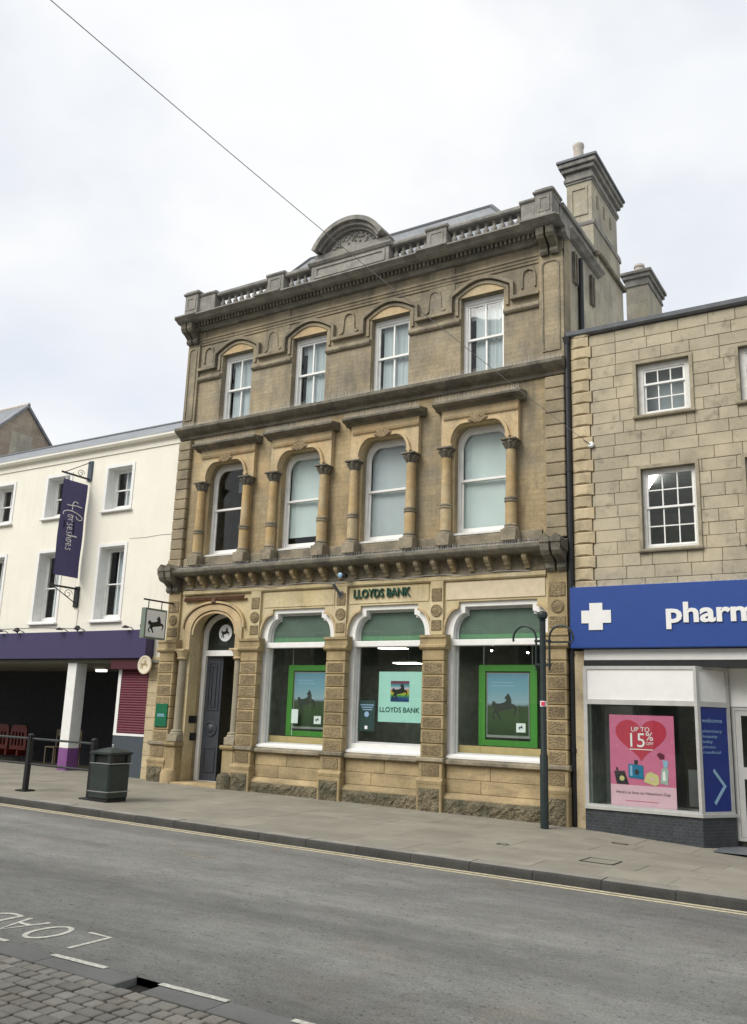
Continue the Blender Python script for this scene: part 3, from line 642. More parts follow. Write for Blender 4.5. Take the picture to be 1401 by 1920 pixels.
def mid_window(i, c):
    x0, x1 = c-.64, c+.64
    sur = obj('window_surround', MB().prism([(c-.91, 7.53), (x0+.005, 7.53)]+round_head(x0+.005, x1-.005, 7.53, 7.6, 8.035, .3)[2:][::-1]+[(x1-.005, 7.53), (c+.91, 7.53), (c+.91, 8.42), (c-.91, 8.42)], -.13, .003), m_warm, bank)
    for ja, jb in ((c-.80, x0+.005), (x1-.005, c+.80)): obj('jamb', MB().box(ja, jb, -.06, .003, 5.58, 7.529), m_warm, sur)
    obj('arch_moulding', MB().sweep([(x0-.045, 7.54), (x0-.045, 7.62)]+[(a, b) for a, b in qarc(x0+.3, 7.62, .345, .465, 180, 90)]+[(a, b) for a, b in qarc(x1-.3, 7.62, .345, .465, 90, 0)]+[(x1+.045, 7.62), (x1+.045, 7.54)], .06, -.20, -.12), m_warm, sur)
    obj('carved_leaf', leafm, None, sur, (c, 0, 0))
    obj('rope_moulding', ropem, None, sur, (c, 0, 8.235))
    obj('hood', MB().prof([(.003, 8.42), (-.15, 8.42), (-.19, 8.46), (-.30, 8.48), (-.36, 8.52), (-.36, 8.57), (.003, 8.63)], c-1.05, c+1.05), m_dark, sur)
    for s in (-1, 1):
        p = obj('column', shaftm, None, bank, (c+s*.757, -.17, 0))
        obj('capital', capm, None, p, (c+s*.757, -.17, 7.30)); obj('ring', ringm, None, p, (c+s*.757, -.17, 0)); obj('base', basem, None, p, (c+s*.757, -.17, 0))
    f = obj('window', MB().prism(round_head(x0+.002, x1-.002, 5.582, 7.6, 8.038, .3), .16, .25, [round_head(x0+.075, x1-.075, 5.70, 7.58, 7.95, .26)]), m_white, bank)
    zm = 6.84
    obj('sash', MB().prism(round_head(x0+.075, x1-.075, zm-.02, 7.58, 7.95, .26), .185, .22, [round_head(x0+.12, x1-.12, zm+.03, 7.56, 7.89, .24)]), m_white, f)
    obj('sash', MB().prism(rect(x0+.075, x1-.075, 5.70, zm+.03), .222, .26, [rect(x0+.12, x1-.12, 5.78, zm-.025)]), m_white, f)
    obj('sill', MB().prof([(.20, 5.576), (-.02, 5.576), (-.05, 5.585), (-.05, 5.63), (.159, 5.66), (.2, 5.66)], x0+.01, x1-.01), m_whited, f)
    obj('pane', MB().prism(round_head(x0+.09, x1-.09, zm, 7.57, 7.93, .25), .2, .205), m_glass, f)
    obj('pane', MB().box(x0+.09, x1-.09, .24, .245, 5.72, zm), m_glass, f)
    if i > 0:
        b = MB(); n = 14; xa, xb = x0+.10, x1-.04
        bot = 5.95 if i == 1 else 5.62
        for k in range(n):
            xx = xa+(xb-xa)*k/n; o_ = .30+.022*(k/n)+.005*math.sin(k*2.3); b.add([(xx, o_, bot), (xx+(xb-xa)/n, o_+.016, bot), (xx+(xb-xa)/n, o_+.016, 7.95), (xx, o_, 7.95)], [(0, 1, 2, 3)])
        obj('blind', b, m_blindg if i == 2 else m_blind, f)
    else:
        obj('blind', MB().box(x0+.3, x1, .8, .81, 7.45, 7.75), m_blindg, f)
for i, c in enumerate(WC): mid_window(i, c)
qm = MB().cbox(-.21, .21, -.13, .004, 0, .262, .02).mesh('quoin', m_quoin)
for xc in (XL+.21, XR-.21):
    for k in range(12): obj('quoin', qm, None, bank, (xc, 0, 5.56+.2715*k))
    obj('quoin_base', MB().cbox(xc-.225, xc+.225, -.15, .004, 5.36, 5.55, .012), m_quoin, bank)
# corner consoles under the first cornice with little gablets on top
for xc in (XL+.235, XR-.215):
    for s in (-.115, .115):
        p = obj('console', MB().prof([(0, 4.68), (-.12, 4.68), (-.18, 4.74), (-.16, 4.84), (-.27, 4.92), (-.42, 4.96), (-.48, 5.04), (-.50, 5.2), (0, 5.25)], xc+s-.09, xc+s+.09), m_dark, bank)
        obj('gablet', MB().prism([(xc+s-.11, 5.2), (xc+s+.11, 5.2), (xc+s+.11, 5.27), (xc+s, 5.38), (xc+s-.11, 5.27)], -.52, -.05), m_dark, p)

# --- ground storey pilasters
def pilaster(k, x0, x1):
    xc = (x0+x1)/2; hw = (x1-x0)/2; yb = -.2
    p = obj('pilaster', MB().box(x0+.02, x1-.02, yb+.03, .002, .9, 3.2), m_pil, bank)
    for j in range(7):
        z = .965+j*.279
        bl = obj('rusticated_block', MB().cbox(x0, x1, yb, .0, z, z+.262, .012), m_pil, p)
        pn = MB().box(x0+.05, x1-.05, yb-.006, yb+.01, z+.035, z+.228)
        o = obj('pecked_panel', pn, m_verm, p)
    obj('necking', MB().cbox(x0+.005, x1-.005, yb+.005, 0, 2.925, 3.16, .008), m_pil, p)
    obj('capital', MB().prof([(0, 3.15), (yb-.02, 3.15), (yb-.06, 3.19), (yb-.06, 3.23), (yb-.01, 3.26), (yb-.01, 3.37), (yb-.04, 3.40), (yb-.04, 3.45), (0, 3.47)], x0-.05, x1+.05), m_pil, p)
    # strip above the capital with carved panels
    e = .15 if 0 < k < 4 else .2
    obj('frieze_strip', MB().prism(rect(xc-e, xc+e, 3.472, 4.70), -.07, .001), m_frieze if k not in (0, 4) else m_pil, p)
    for (za, zb2) in ((3.56, 3.78), (4.18, 4.46)): obj('carved_panel', MB().cbox(xc-e+.03, xc+e-.03, -.088, -.06, za, zb2, .008), m_verm, p)
    disc = MB().lathe([(.135, 0), (.135, .02), (.11, .03), (.1, .022), (.06, .024), (.04, .035), (.0, .035)], 0, 0, 20).xf(lambda x, y, z: (xc+x, -.068-z, 3.98+y))
    obj('rosette', disc, m_verm, p, smooth=True)
    # pedestal
    obj('pedestal', MB().cbox(x0-.01, x1+.01, yb-.04, 0, .44, .86, .01), m_pil, p)
    obj('pedestal_panel', MB().box(x0+.06, x1-.06, yb-.052, yb-.03, .60, .82), m_verm, p)
    obj('pedestal_band', MB().prof([(0, .44), (yb-.09, .44), (yb-.10, .50), (yb-.05, .56), (0, .57)], x0-.035, x1+.035), m_pil, p)
    obj('pedestal_base', MB().cbox(x0-.03, x1+.03, yb-.09, 0, -.5, .44, .015), m_pil, p)
    obj('rough_block', rough_block(x0+.02, x1-.02, yb-.115, yb-.06, -.3, .36), m_rough, p)
    obj('sill_band', MB().prof([(0, .86), (yb-.05, .86), (yb-.10, .89), (yb-.10, .94), (yb-.05, .965), (0, .965)], x0-.05, x1+.05), m_band, p)
for k, (a, b) in enumerate(PIL): pilaster(k, a, b)
# dado under each shop window
for (a, b) in ((PIL[1][1], PIL[2][0]), (PIL[2][1], PIL[3][0]), (PIL[3][1], PIL[4][0])):
    a += .03; b -= .03
    obj('sill_band', MB().prof([(0, .83), (-.13, .83), (-.2, .86), (-.2, .91), (-.12, .945), (0, .945)], a+.03, b-.03), m_band, bank)
    mid = a+(b-a)*random.uniform(.45, .58)
    for xa, xb, za, zb2 in ((a, mid, .56, .828), (mid, b, .56, .828), (a, a+(b-a)*.36, .30, .556), (a+(b-a)*.36, b, .30, .556)):
        obj('dado_stone', MB().cbox(xa+.003, xb-.003, -.09, 0, za+.002, zb2, .008), m_dado, bank)
    obj('plinth', MB().prof([(0, -.5), (-.2, -.5), (-.2, .2), (-.17, .25), (-.095, .298), (0, .298)], a, b), m_dado, bank)
    obj('rough_block', rough_block(a+.02, b-.02, -.235, -.19, -.3, .18), m_rough, bank)
# pale replaced panels of the frieze
obj('frieze_panel', MB().cbox(7.70, 9.93, -.022, .001, 4.2, 4.575, .008), paint('new pale stone', (.60, .51, .36), .85, .08, bump=.2), bank)
obj('frieze_panel', MB().cbox(5.24, 7.29, -.018, .001, 4.2, 4.575, .008), m_frieze, bank)
obj('frieze_panel', MB().cbox(2.78, 4.83, -.018, .001, 4.2, 4.575, .008), m_frieze, bank)
for a, b in GW:   # moulded edge of the arches
    P = notch_head(a, b, 3.5, 3.50, 4.03, 4.16, .34)[2:]
    P = [p for p in P if p[1] >= 3.5]
    i1 = [i for i, p in enumerate(P) if abs(p[1]-4.16) < 1e-6]
    obj('arch_edge', MB().sweep(P[:i1[0]], .045, -.045, .0), m_warm, bank); obj('arch_edge', MB().sweep(P[i1[-1]+1:], .045, -.045, .0), m_warm, bank)

# --- ground storey windows
def big_window(i, a, b):
    zb = 1.0 if i != 1 else 1.0; sill = .1 if i != 1 else .22
    o1 = notch_head(a+.003, b-.003, .935, 3.50, 4.027, 4.157, .34); i1 = notch_head(a+.19, b-.19, .935+sill, 3.50, 3.93, 4.06, .27)
    f = obj('window', MB().prism(o1, .06, .19, [i1]), m_white, bank)
    obj('transom', MB().cbox(a+.10, b-.10, .045, .175, 3.24, 3.37, .012), m_white, f)
    obj('sill', MB().prof([(.06, .945), (-.05, .945), (-.07, .96), (-.07, 1.0), (.058, 1.05)], a+.12, b-.12), m_white, f)
    obj('inner_frame', MB().prism(notch_head(a+.19, b-.19, .935+sill, 3.50, 3.93, 4.06, .27), .192, .24, [notch_head(a+.25, b-.25, .975+sill, 3.5, 3.88, 4.01, .24)]), m_greyw, f)
    obj('pane', MB().box(a+.2, b-.2, .208, .216, .95+sill, 3.25), m_glassd, f)
    obj('pane', MB().prism(notch_head(a+.2, b-.2, 3.36, 3.50, 3.92, 4.05, .26), .208, .216), m_glassd, f)
    fl = obj('film', MB().prism(notch_head(a+.2, b-.2, 3.50, 3.52, 3.92, 4.05, .26), .222, .226), m_film, f)
    obj('film_strip', MB().box(a+.2, b-.2, .222, .226, 3.36, 3.495), m_filml, f)
    if i != 1: obj('back_board', MB().box(a+.2, a+.75, .26, .3, 1.0, 1.22).box(a+.754, b-.2, .26, .3, 1.0, 1.22), m_board, f)
for i, (a, b) in enumerate(GW): big_window(i, a, b)
# things in the bank windows
HP = [(503,478),(528,510),(545,560),(548,618),(585,632),(600,655),(612,690),(582,768),(572,760),(590,700),(566,672),(520,692),(450,708),(402,718),(397,748),(425,828),(402,838),(374,772),(352,742),(332,772),(356,830),(336,838),(310,780),(333,735),(346,690),(340,655),(332,690),(318,684),(306,640),(320,592),(346,592),(360,618),(400,622),(450,607),(478,592),(488,562),(465,556),(470,532),(492,510)]
def horse(x0, x1, z0, z1):
    return [(x0+(px-300)/315*(x1-x0), z1-(pz-478)/362*(z1-z0)) for px, pz in HP]
def poster(x0, x1, label):
    t = thing('poster_display', label, 'poster', ((x0+x1)/2, .5, 1.2), 'lit poster displays in the bank windows')
    obj('frame', MB().prism(rect(x0, x1, 1.23, 2.87), .48, .54, [rect(x0+.15, x1-.15, 1.35, 2.74)]), m_green, t)
    xa, xb = x0+.19, x1-.19
    obj('holder', MB().prism(rect(xa-.02, xb+.02, 1.40, 2.71), .50, .52, [rect(xa, xb, 1.45, 2.69)]), m_silver, t)
    pr = obj('print', MB().box(xa, xb, .505, .515, 1.45, 2.69), m_photo, t)
    obj('printed_horse', MB().prism(horse(xa+.08, xb-.25, 1.75, 2.3), .502, .505), paint('horse photo print', (.035, .042, .035), .5, .2), t)
    obj('printed_card', MB().box(xb-.27, xb-.07, .501, .505, 1.52, 1.70), m_signw, t)
    obj('printed_mark', MB().prism(horse(xb-.22, xb-.12, 1.57, 1.66), .498, .501), m_horse, t)
    for kk in range(2): obj('printed_line', MB().box(xa+.09, xb-.34+.06*kk, .502, .5048, 2.50-.07*kk, 2.525-.07*kk), m_sblue, t)
    obj('hanger', MB().tube([(x0+.1, .51, 2.87), (x0+.1, .51, 3.95)], .012, 6), m_silver, t); obj('hanger', MB().tube([(x1-.1, .51, 2.87), (x1-.1, .51, 3.95)], .012, 6), m_silver, t)
    obj('stand', MB().box(x0+.08, x0+.12, .5, .6, .02, 1.23).box(x1-.12, x1-.08, .5, .6, .02, 1.23), m_black, t)
poster(3.25, 4.5, 'green framed landscape poster in the bank window nearest the door')
poster(8.25, 9.54, 'green framed landscape poster in the bank window behind the black post')
o = obj('notice_card', MB().box(3.46, 3.65, .40, .405, 1.52, 1.84).box(3.48, 3.49, .405, .41, 1.24, 1.6), m_signw); tag(o, 'small white notice card leaning on the left poster frame in the bank window', 'card')
pn = thing('window_sign', 'pale mint panel with rainbow square in the middle bank window', 'sign', (6.45, .27, 1.63))
obj('panel', MB().box(5.93, 7.02, .26, .28, 1.63, 2.71), m_mint, pn)
obj('rainbow_square', MB().box(6.24, 6.70, .252, .258, 2.07, 2.51), m_rainb, pn)
obj('horse_mark', MB().prism(horse(6.27, 6.67, 2.1, 2.47), .248, .251), m_horse, pn)
text('lettering', 'LLOYDS BANK', m_greens, pn, 5.97, 6.97, 1.84, .256, .002, bold=.008)
st = thing('window_sticker', 'small dark opening-hours sticker low in the middle bank window', 'sticker', (5.66, .2, 1.45))
obj('film', MB().box(5.46, 5.88, .2045, .207, 1.42, 2.08), paint('dark green sticker', (.02, .05, .045), .5), st)
for k in range(3): obj('printed_line', MB().box(5.50+.03*k, 5.85-.02*k, .2025, .204, 1.97-.05*k, 1.99-.05*k), m_sblue, st)
obj('printed_badge', MB().lathe([(.06, 0), (.06, .001)], 0, 0, 16).xf(lambda x, y, z: (5.67+x, .203-z, 1.78+y)), m_sblue, st)
obj('printed_square', MB().box(5.63, 5.70, .2025, .204, 1.46, 1.53), m_signw, st)
for i, (x, y, zl) in enumerate(((5.25, 2.0, 3.37), (4.98, 3.2, 3.09))):
    t = thing('ceiling_light', ['lit ceiling light panel close behind the middle bank window', 'lit ceiling light panel deeper inside the middle bank window'][i], 'light', (x, y, 3.6), 'ceiling lights inside the bank')
    obj('housing', MB().box(x-.37, x+.37, y-.16, y+.16, zl, zl+.04), m_white, t); obj('diffuser', MB().box(x-.35, x+.35, y-.14, y+.14, zl-.008, zl-.001), m_lamp, t)
    obj('rod', MB().box(x-.01, x+.01, y-.01, y+.01, zl+.04, 4.45), m_black, t)
for i, (x, z) in enumerate(((8.4, 3.2), (9.22, 3.15))):
    t = thing('spotlight', ['left lit spotlight at the top of the bank window behind the black post', 'right lit spotlight at the top of the bank window behind the black post'][i], 'light', (x, .8, z), 'spotlights in the bank window')
    obj('bulb', MB().lathe([(.0, -.025), (.02, -.015), (.024, 0), (.0, .01)], x, .8, 10, z), m_spot, t, smooth=True); obj('can', MB().lathe([(.045, 0), (.05, .1), (.03, .14)], x, .82, 12, z+.01), m_black, t, smooth=True)
    obj('rod', MB().tube([(x, .82, z+.14), (x, .82, 4.45)], .008, 6), m_black, t)

# --- doorway
dr = obj('door_surround', MB().prism([(.475, 3.235)]+door_arch(.475, 1.965, 3.235, 3.62, 4.205)[2:][::-1]+[(1.965, 3.235)]+[(2.16, 3.235)]+door_arch(.28, 2.16, 3.235, 3.72, 4.34)[2:]+[(.28, 3.235)], -.06, .001), m_warm, bank)
obj('arch_moulding', MB().sweep(door_arch(.22, 2.22, 3.24, 3.75, 4.40)[2:], .05, -.10, -.0), m_warm, dr)
obj('arch_moulding', MB().sweep(door_arch(.52, 1.92, 3.24, 3.6, 4.15)[2:], .05, -.03, .03), m_warm, dr)
b = MB().box(.2, 2.24, -.075, .0, 4.44, 4.46)
x = .22
while x < 2.2: b.tube([(x, -.08, 4.47), (x+.05, -.1, 4.53)], .03, 5); x += .062
stuff(obj('carved_band', b, m_brown, dr))
obj('corbel', MB().cbox(1.14, 1.30, -.13, 0, 4.36, 4.52, .03), m_brown, dr)
for xc in (.30, 2.14):
    p = obj('door_column', MB().lathe([(.105, 1.2), (.095, 2.99)], xc, -.06, 14), m_shaft, bank, smooth=True)
    obj('base', MB().cbox(xc-.16, xc+.16, -.24, .02, .965, 1.14, .012).lathe([(.17, 1.13), (.17, 1.17), (.14, 1.2), (.15, 1.23), (.12, 1.26)], xc, -.08, 14), m_shaft, p, smooth=True)
    obj('capital', MB().lathe([(.12, 2.97), (.14, 3.0), (.12, 3.03), (.15, 3.12), (.18, 3.18)], xc, -.08, 12).cbox(xc-.19, xc+.19, -.25, .02, 3.18, 3.23, .01), m_warm, p, smooth=True)
    obj('pedestal', MB().cbox(xc-.17, xc+.17, -.26, .0, .02, .86, .012).prof([(0, .86), (-.30, .86), (-.33, .9), (-.33, .95), (0, .965)], xc-.2, xc+.2), m_pil, p)
    obj('guard_stone', MB().lathe([(.2, -.4), (.2, .22), (.17, .3), (.08, .34)], xc+(.02 if xc < 1 else -.02), -.26, 14), m_rough if xc > 1 else m_dado, p, smooth=True)
for xs_ in ((.36, .48), (1.96, 2.08)): obj('reveal', MB().box(xs_[0], xs_[1], .34, .62, -.3, 4.4), m_mid, bank)
obj('threshold', MB().cbox(.30, 2.2, -.35, .55, -.3, .035, .01), m_dado, bank)
df = obj('door_frame', MB().prism(door_arch(.485, 1.955, .04, 3.62, 4.19), .45, .56, [rect(.60, 1.84, .045, 3.10), [(p[0], p[1]) for p in door_arch(.60, 1.84, 3.24, 3.58, 4.08)]]), m_white, bank)
obj('fanlight', MB().prism(door_arch(.60, 1.84, 3.24, 3.58, 4.08), .50, .51), m_glassd, df)
obj('fanlight_backing', MB().prism(door_arch(.60, 1.84, 3.24, 3.58, 4.08), .515, .52), m_horse, df)
obj('roundel', MB().lathe([(.215, 0), (.215, .012)], 0, 0, 28).xf(lambda x, y, z: (1.17+x, .497-z, 3.68+y)), m_signw, df)
obj('roundel_horse', MB().prism(horse(1.04, 1.31, 3.55, 3.82), .476, .483), m_horse, df)
th = R(8); hx, hy = .61, .52
def leafx(x, y, z): return (hx+x*math.cos(th)-y*math.sin(th), hy+x*math.sin(th)+y*math.cos(th), z)
lf = obj('door', MB().box(0, .48, 0, .05, .05, 3.09).xf(leafx), m_door, bank)
for (xa, xb, za, zb2) in ((.07, .41, 1.75, 2.95), (.07, .41, .25, .85)):
    obj('panel_moulding', MB().prism(rect(xa, xb, za, zb2), -.02, .002, [rect(xa+.035, xb-.035, za+.035, zb2-.035)]).xf(leafx), m_door, lf)
obj('panel_moulding', MB().prism(rect(.165, .315, 1.83, 2.87), -.022, .002, [rect(.19, .29, 1.86, 2.84)]).xf(leafx), m_door, lf)
obj('boss', MB().lathe([(.2, 0), (.2, .025), (.17, .03), (.16, .012), (.12, .012), (.10, .03), (.05, .045), (0, .05)], 0, 0, 24).xf(lambda x, y, z: leafx(.24+x*.85, -z, 1.3+y*.95)), m_door, lf, smooth=True)
obj('door', MB().box(1.79, 1.835, .57, 1.2, .05, 3.09), m_door, bank)
obj('letter_slot', MB().box(.481, .50, .12, .4, 1.42, 1.6), m_black, bank); obj('letter_slot', MB().box(.481, .50, .2, .42, 1.0, 1.18), m_black, bank)

# --- roof, flank and chimneys
def slab(pts, mat, name, parent): return obj(name, MB().add(pts, [(0, 1, 2, 3)]), mat, parent)
A = [(.4, .35, 12.3), (9.65, .35, 12.3), (9.65, 4.5, 12.3), (.4, 4.5, 12.3)]; T = [(2.05, 2.05, 14.70), (7.8, 2.05, 14.70), (7.8, 3.6, 14.70), (2.05, 3.6, 14.70)]
rf = obj('roof', MB().add(A+T, [(0, 1, 5, 4), (1, 2, 6, 5), (2, 3, 7, 6), (3, 0, 4, 7), (4, 5, 6, 7)]), m_slate, bank)
obj('ridge_lead', MB().tube([(2.05, 2.05, 14.71), (7.8, 2.05, 14.71)], .05, 6).tube([(7.8, 2.05, 14.71), (9.65, .35, 12.32)], .05, 6).tube([(2.05, 2.05, 14.71), (.4, .35, 12.32)], .05, 6), m_lead, rf)
obj('flank_wall', MB().box(9.86, XR-.001, 2.42, 4.57, 11.5, 12.78), m_chim, bank)
obj('flank_coping', MB().prism([(12.78, 9.82), (12.78, XR+.08), (12.84, XR+.10), (12.90, XR+.06), (12.93, XR-.02), (12.93, 9.82)], 2.38, 4.62, axis='y').xf(lambda a, y, b: (b, y, a)), m_dark, bank)
for ya in (.55, 1.75): 
    for k in (0, .16): obj('flank_bracket', MB().box(XR-.002, XR+.07, ya+k, ya+k+.07, 11.2+.1*k, 11.95), m_dark, bank)
ch = obj('chimney', MB().box(9.70, XR-.05, 2.32, 4.55, 12.93, 13.68), m_chim, bank)
obj('chimney_shaft', MB().box(9.70, XR-.09, 2.38, 4.5, 13.68, 14.92), m_chim, ch)
obj('chimney_offset', MB().prof([(2.3, 13.62), (4.6, 13.62), (4.6, 13.68), (4.52, 13.76), (2.36, 13.76), (2.3, 13.68)], 9.66, XR-.02), m_para, ch)
for za, zb2, e, mm in ((14.86, 14.92, .03, m_para), (14.92, 15.02, .06, m_para), (15.02, 15.18, .02, m_para), (15.18, 15.30, .10, m_para), (15.30, 15.42, .16, m_para), (15.42, 15.50, .20, m_lead)):
    obj('chimney_cornice', MB().cbox(9.70-e, XR-.09+e, 2.38-e, 4.5+e, za+.001, zb2, .012), mm, ch)
obj('chimney_flaunching', MB().add([(9.66, 2.34, 15.5), (XR-.05, 2.34, 15.5), (XR-.05, 4.54, 15.5), (9.66, 4.54, 15.5), (9.82, 2.5, 15.62), (10.18, 2.5, 15.62), (10.18, 4.4, 15.62), (9.82, 4.4, 15.62)], [(0, 1, 5, 4), (1, 2, 6, 5), (2, 3, 7, 6), (3, 0, 4, 7), (4, 5, 6, 7)]), m_para, ch)
b = MB(); x = 9.86
for k in range(0): b.cbox(9.885, 9.90, 2.3+.36*k, 2.42+.36*k, 15.04, 15.16, .01)
obj('pot', MB().lathe([(.14, 15.56), (.12, 15.98), (.145, 16.02), (.145, 16.1), (.11, 16.13)], 9.95, 2.62, 14), m_pot, ch, smooth=True)
for y in (2.75, 3.3, 3.85): obj('vent_slot', MB().box(XR-.092, XR-.075, y, y+.13, 14.30, 14.62), m_band, ch)
obj('front_panel', MB().prism(rect(9.80, XR-.19, 13.95, 14.72), 2.355, 2.381, [rect(9.85, XR-.24, 14.0, 14.67)]), m_chim, ch)
# downpipe between the bank and the pharmacy
dp = thing('downpipe', 'dark cast iron downpipe in the corner between bank and pharmacy', 'pipe', (10.49, -.07, 0))
obj('pipe', MB().tube([(10.485, -.075, -.12), (10.485, -.075, 9.45)], .058, 10), m_black, dp, smooth=True)
obj('hopper', MB().add([(10.41, -.16, 9.62), (10.56, -.16, 9.62), (10.56, -.005, 9.62), (10.41, -.005, 9.62), (10.45, -.12, 9.42), (10.52, -.12, 9.42), (10.52, -.03, 9.42), (10.45, -.03, 9.42)], [(0, 1, 2, 3), (0, 4, 5, 1), (1, 5, 6, 2), (2, 6, 7, 3), (3, 7, 4, 0), (4, 7, 6, 5)]), m_black, dp)
for z in (1.2, 3.0, 4.9, 6.7, 8.5): obj('collar', MB().lathe([(.07, z), (.07, z+.07)], 10.485, -.075, 10), m_black, dp, smooth=True)
fp = obj('flank_pipe', MB().tube([(XR+.06, .95, 9.7), (XR+.06, .95, 11.95)], .06, 10), m_black, smooth=True); tag(fp, 'short black pipe on the flank of the bank above the pharmacy roof', 'pipe')
# bird spikes on the ledges
def spikes(x0, x1, y, z, h=.11, parent=bank):
    b = MB(); x = x0
    while x < x1:
        dx = random.uniform(-.02, .02); dy = random.choice((-.03, 0, .03)); b.add([(x-.004, y, z), (x+.004, y, z), (x+dx, y+dy, z+h)], [(0, 1, 2)]); x += .03
    return stuff(obj('bird_spikes', b, m_spike, parent))
spikes(XL, XR, -.26, 9.145, .13); spikes(-.2, 10.2, -.34, 5.24, .12); spikes(9.95, XR-.05, -.55, 12.275, .2)
for c in WC: spikes(c-1.0, c+1.0, -.3, 8.58, .17)

# --- bank signs
lt = thing('bank_lettering', 'dark green raised letters LLOYDS BANK on the stone frieze', 'sign', (6.1, -.05, 4.33))
text('lettering', 'LLOYDS BANK', m_greens, lt, 5.38, 6.84, 4.335, -.045, .025, h=.19, bold=.012)
hs = thing('hanging_sign', 'white hanging sign with a black horse on a bracket beside the bank door', 'sign', (-.15, -.1, 3.46))
obj('case', MB().prism(rect(-1.10, -.36, 3.44, 4.19), -.225, -.085, axis='x'), paint('sign edge green', (.16, .2, .16), .5), hs)
for sx in (-.2265, -.0835):
    obj('face', MB().prism(rect(-1.05, -.40, 3.48, 4.14), sx-.001, sx+.001, axis='x'), m_signw, hs)
    obj('horse', MB().prism([(-1.0+(px-300)/315*.56, 4.02-(pz-478)/362*.44) for px, pz in HP], sx-.003, sx+.003, axis='x'), m_horse, hs)
obj('bracket', MB().tube([(-.155, -1.12, 4.40), (-.155, .0, 4.40)], .022, 8).tube([(-.155, -.95, 4.40), (-.155, -.95, 4.19)], .012, 6).tube([(-.155, -.5, 4.40), (-.155, -.5, 4.19)], .012, 6), m_black, hs)
pq = thing('wall_plaque', 'green plaque on the pilaster left of the bank door', 'plaque', (-.12, -.22, 1.32))
obj('plate', MB().cbox(-.33, .07, -.235, -.2, 1.31, 1.87, .006), m_plaq, pq)
for k in range(2): obj('printed_line', MB().box(-.25, -.02+.02*k, -.2365, -.2345, 1.60-.04*k, 1.62-.04*k), m_sblue, pq)
o = thing('alarm_lamp', 'small blue glass flood lamp under the bank cornice', 'lamp', (5.21, -.3, 4.8))
obj('body', MB().cbox(5.17, 5.31, -.36, -.2, 4.77, 4.87, .02), m_black, o); obj('lens', MB().lathe([(.06, 0), (.06, .03), (.03, .05)], 0, 0, 14).xf(lambda x, y, z: (5.2+x, -.36-z, 4.82+y)), paint('blue lens', (.25, .42, .55), .15, .05), o, smooth=True)
o = thing('flagpole_socket', 'grey slanted flagpole socket on the bank frieze left of the lettering', 'bracket', (5.03, -.1, 4.45))
obj('plate', MB().cbox(4.97, 5.10, -.10, -.071, 4.36, 4.5, .006), m_lead, o); obj('tube', MB().tube([(5.035, -.09, 4.42), (5.0, -.36, 4.64)], .035, 10), m_lead, o, smooth=True)
b = MB().tube([(.2, -.07, 4.78)]+[(.2+i*.35, -.10+.03*math.sin(i*2.2), 4.725+.02*math.sin(i*1.3)) for i in range(1, 28)], .009, 5)
tag(obj('cable', b, m_wire), 'thin dark cable clipped along the frieze under the bank brackets', 'cable')

# ------------------------------------------------------------------ pharmacy building
ph = thing('pharmacy_building', 'buff ashlar building with sash windows above a blue pharmacy front', 'building', (13, 0, 0))
PX0, PX1 = 10.44, 20
PW = [(11.88, 12.90, 7.70, 8.78), (11.90, 12.92, 5.02, 6.60), (13.80, 14.82, 7.70, 8.78), (13.80, 14.82, 5.02, 6.60), (15.7, 16.72, 7.70, 8.78), (15.7, 16.72, 5.02, 6.60)]
obj('wall', MB().prism(rect(PX0, PX1, 2.9, 9.62), .02, .4, [rect(*q) for q in PW]), m_mortar, ph)
obj('wall', MB().box(PX0, PX1, 5.6, 6, -.5, 9.6).box(PX0, PX0+.02, .41, 5.6, -.5, 9.6).box(PX1-.2, PX1, .41, 5.6, -.5, 9.6), m_room, ph)
obj('floor', MB().box(PX0+.02, PX1-.2, .41, 5.6, 3.0, 3.2).box(PX0+.02, PX1-.2, .41, 5.6, 7.0, 7.2).box(PX0+.02, PX1-.2, .41, 5.6, 9.3, 9.5), m_room, ph)
obj('coping', MB().prof([(.45, 9.62), (-.06, 9.62), (-.10, 9.65), (-.11, 9.73), (.45, 9.78)], PX0+.03, PX1), m_lead, ph)
sur = [(a-.06, b+.06, c-.07, e+.06) for a, b, c, e in PW]
zc = 4.22; hh = .2445; k = 0
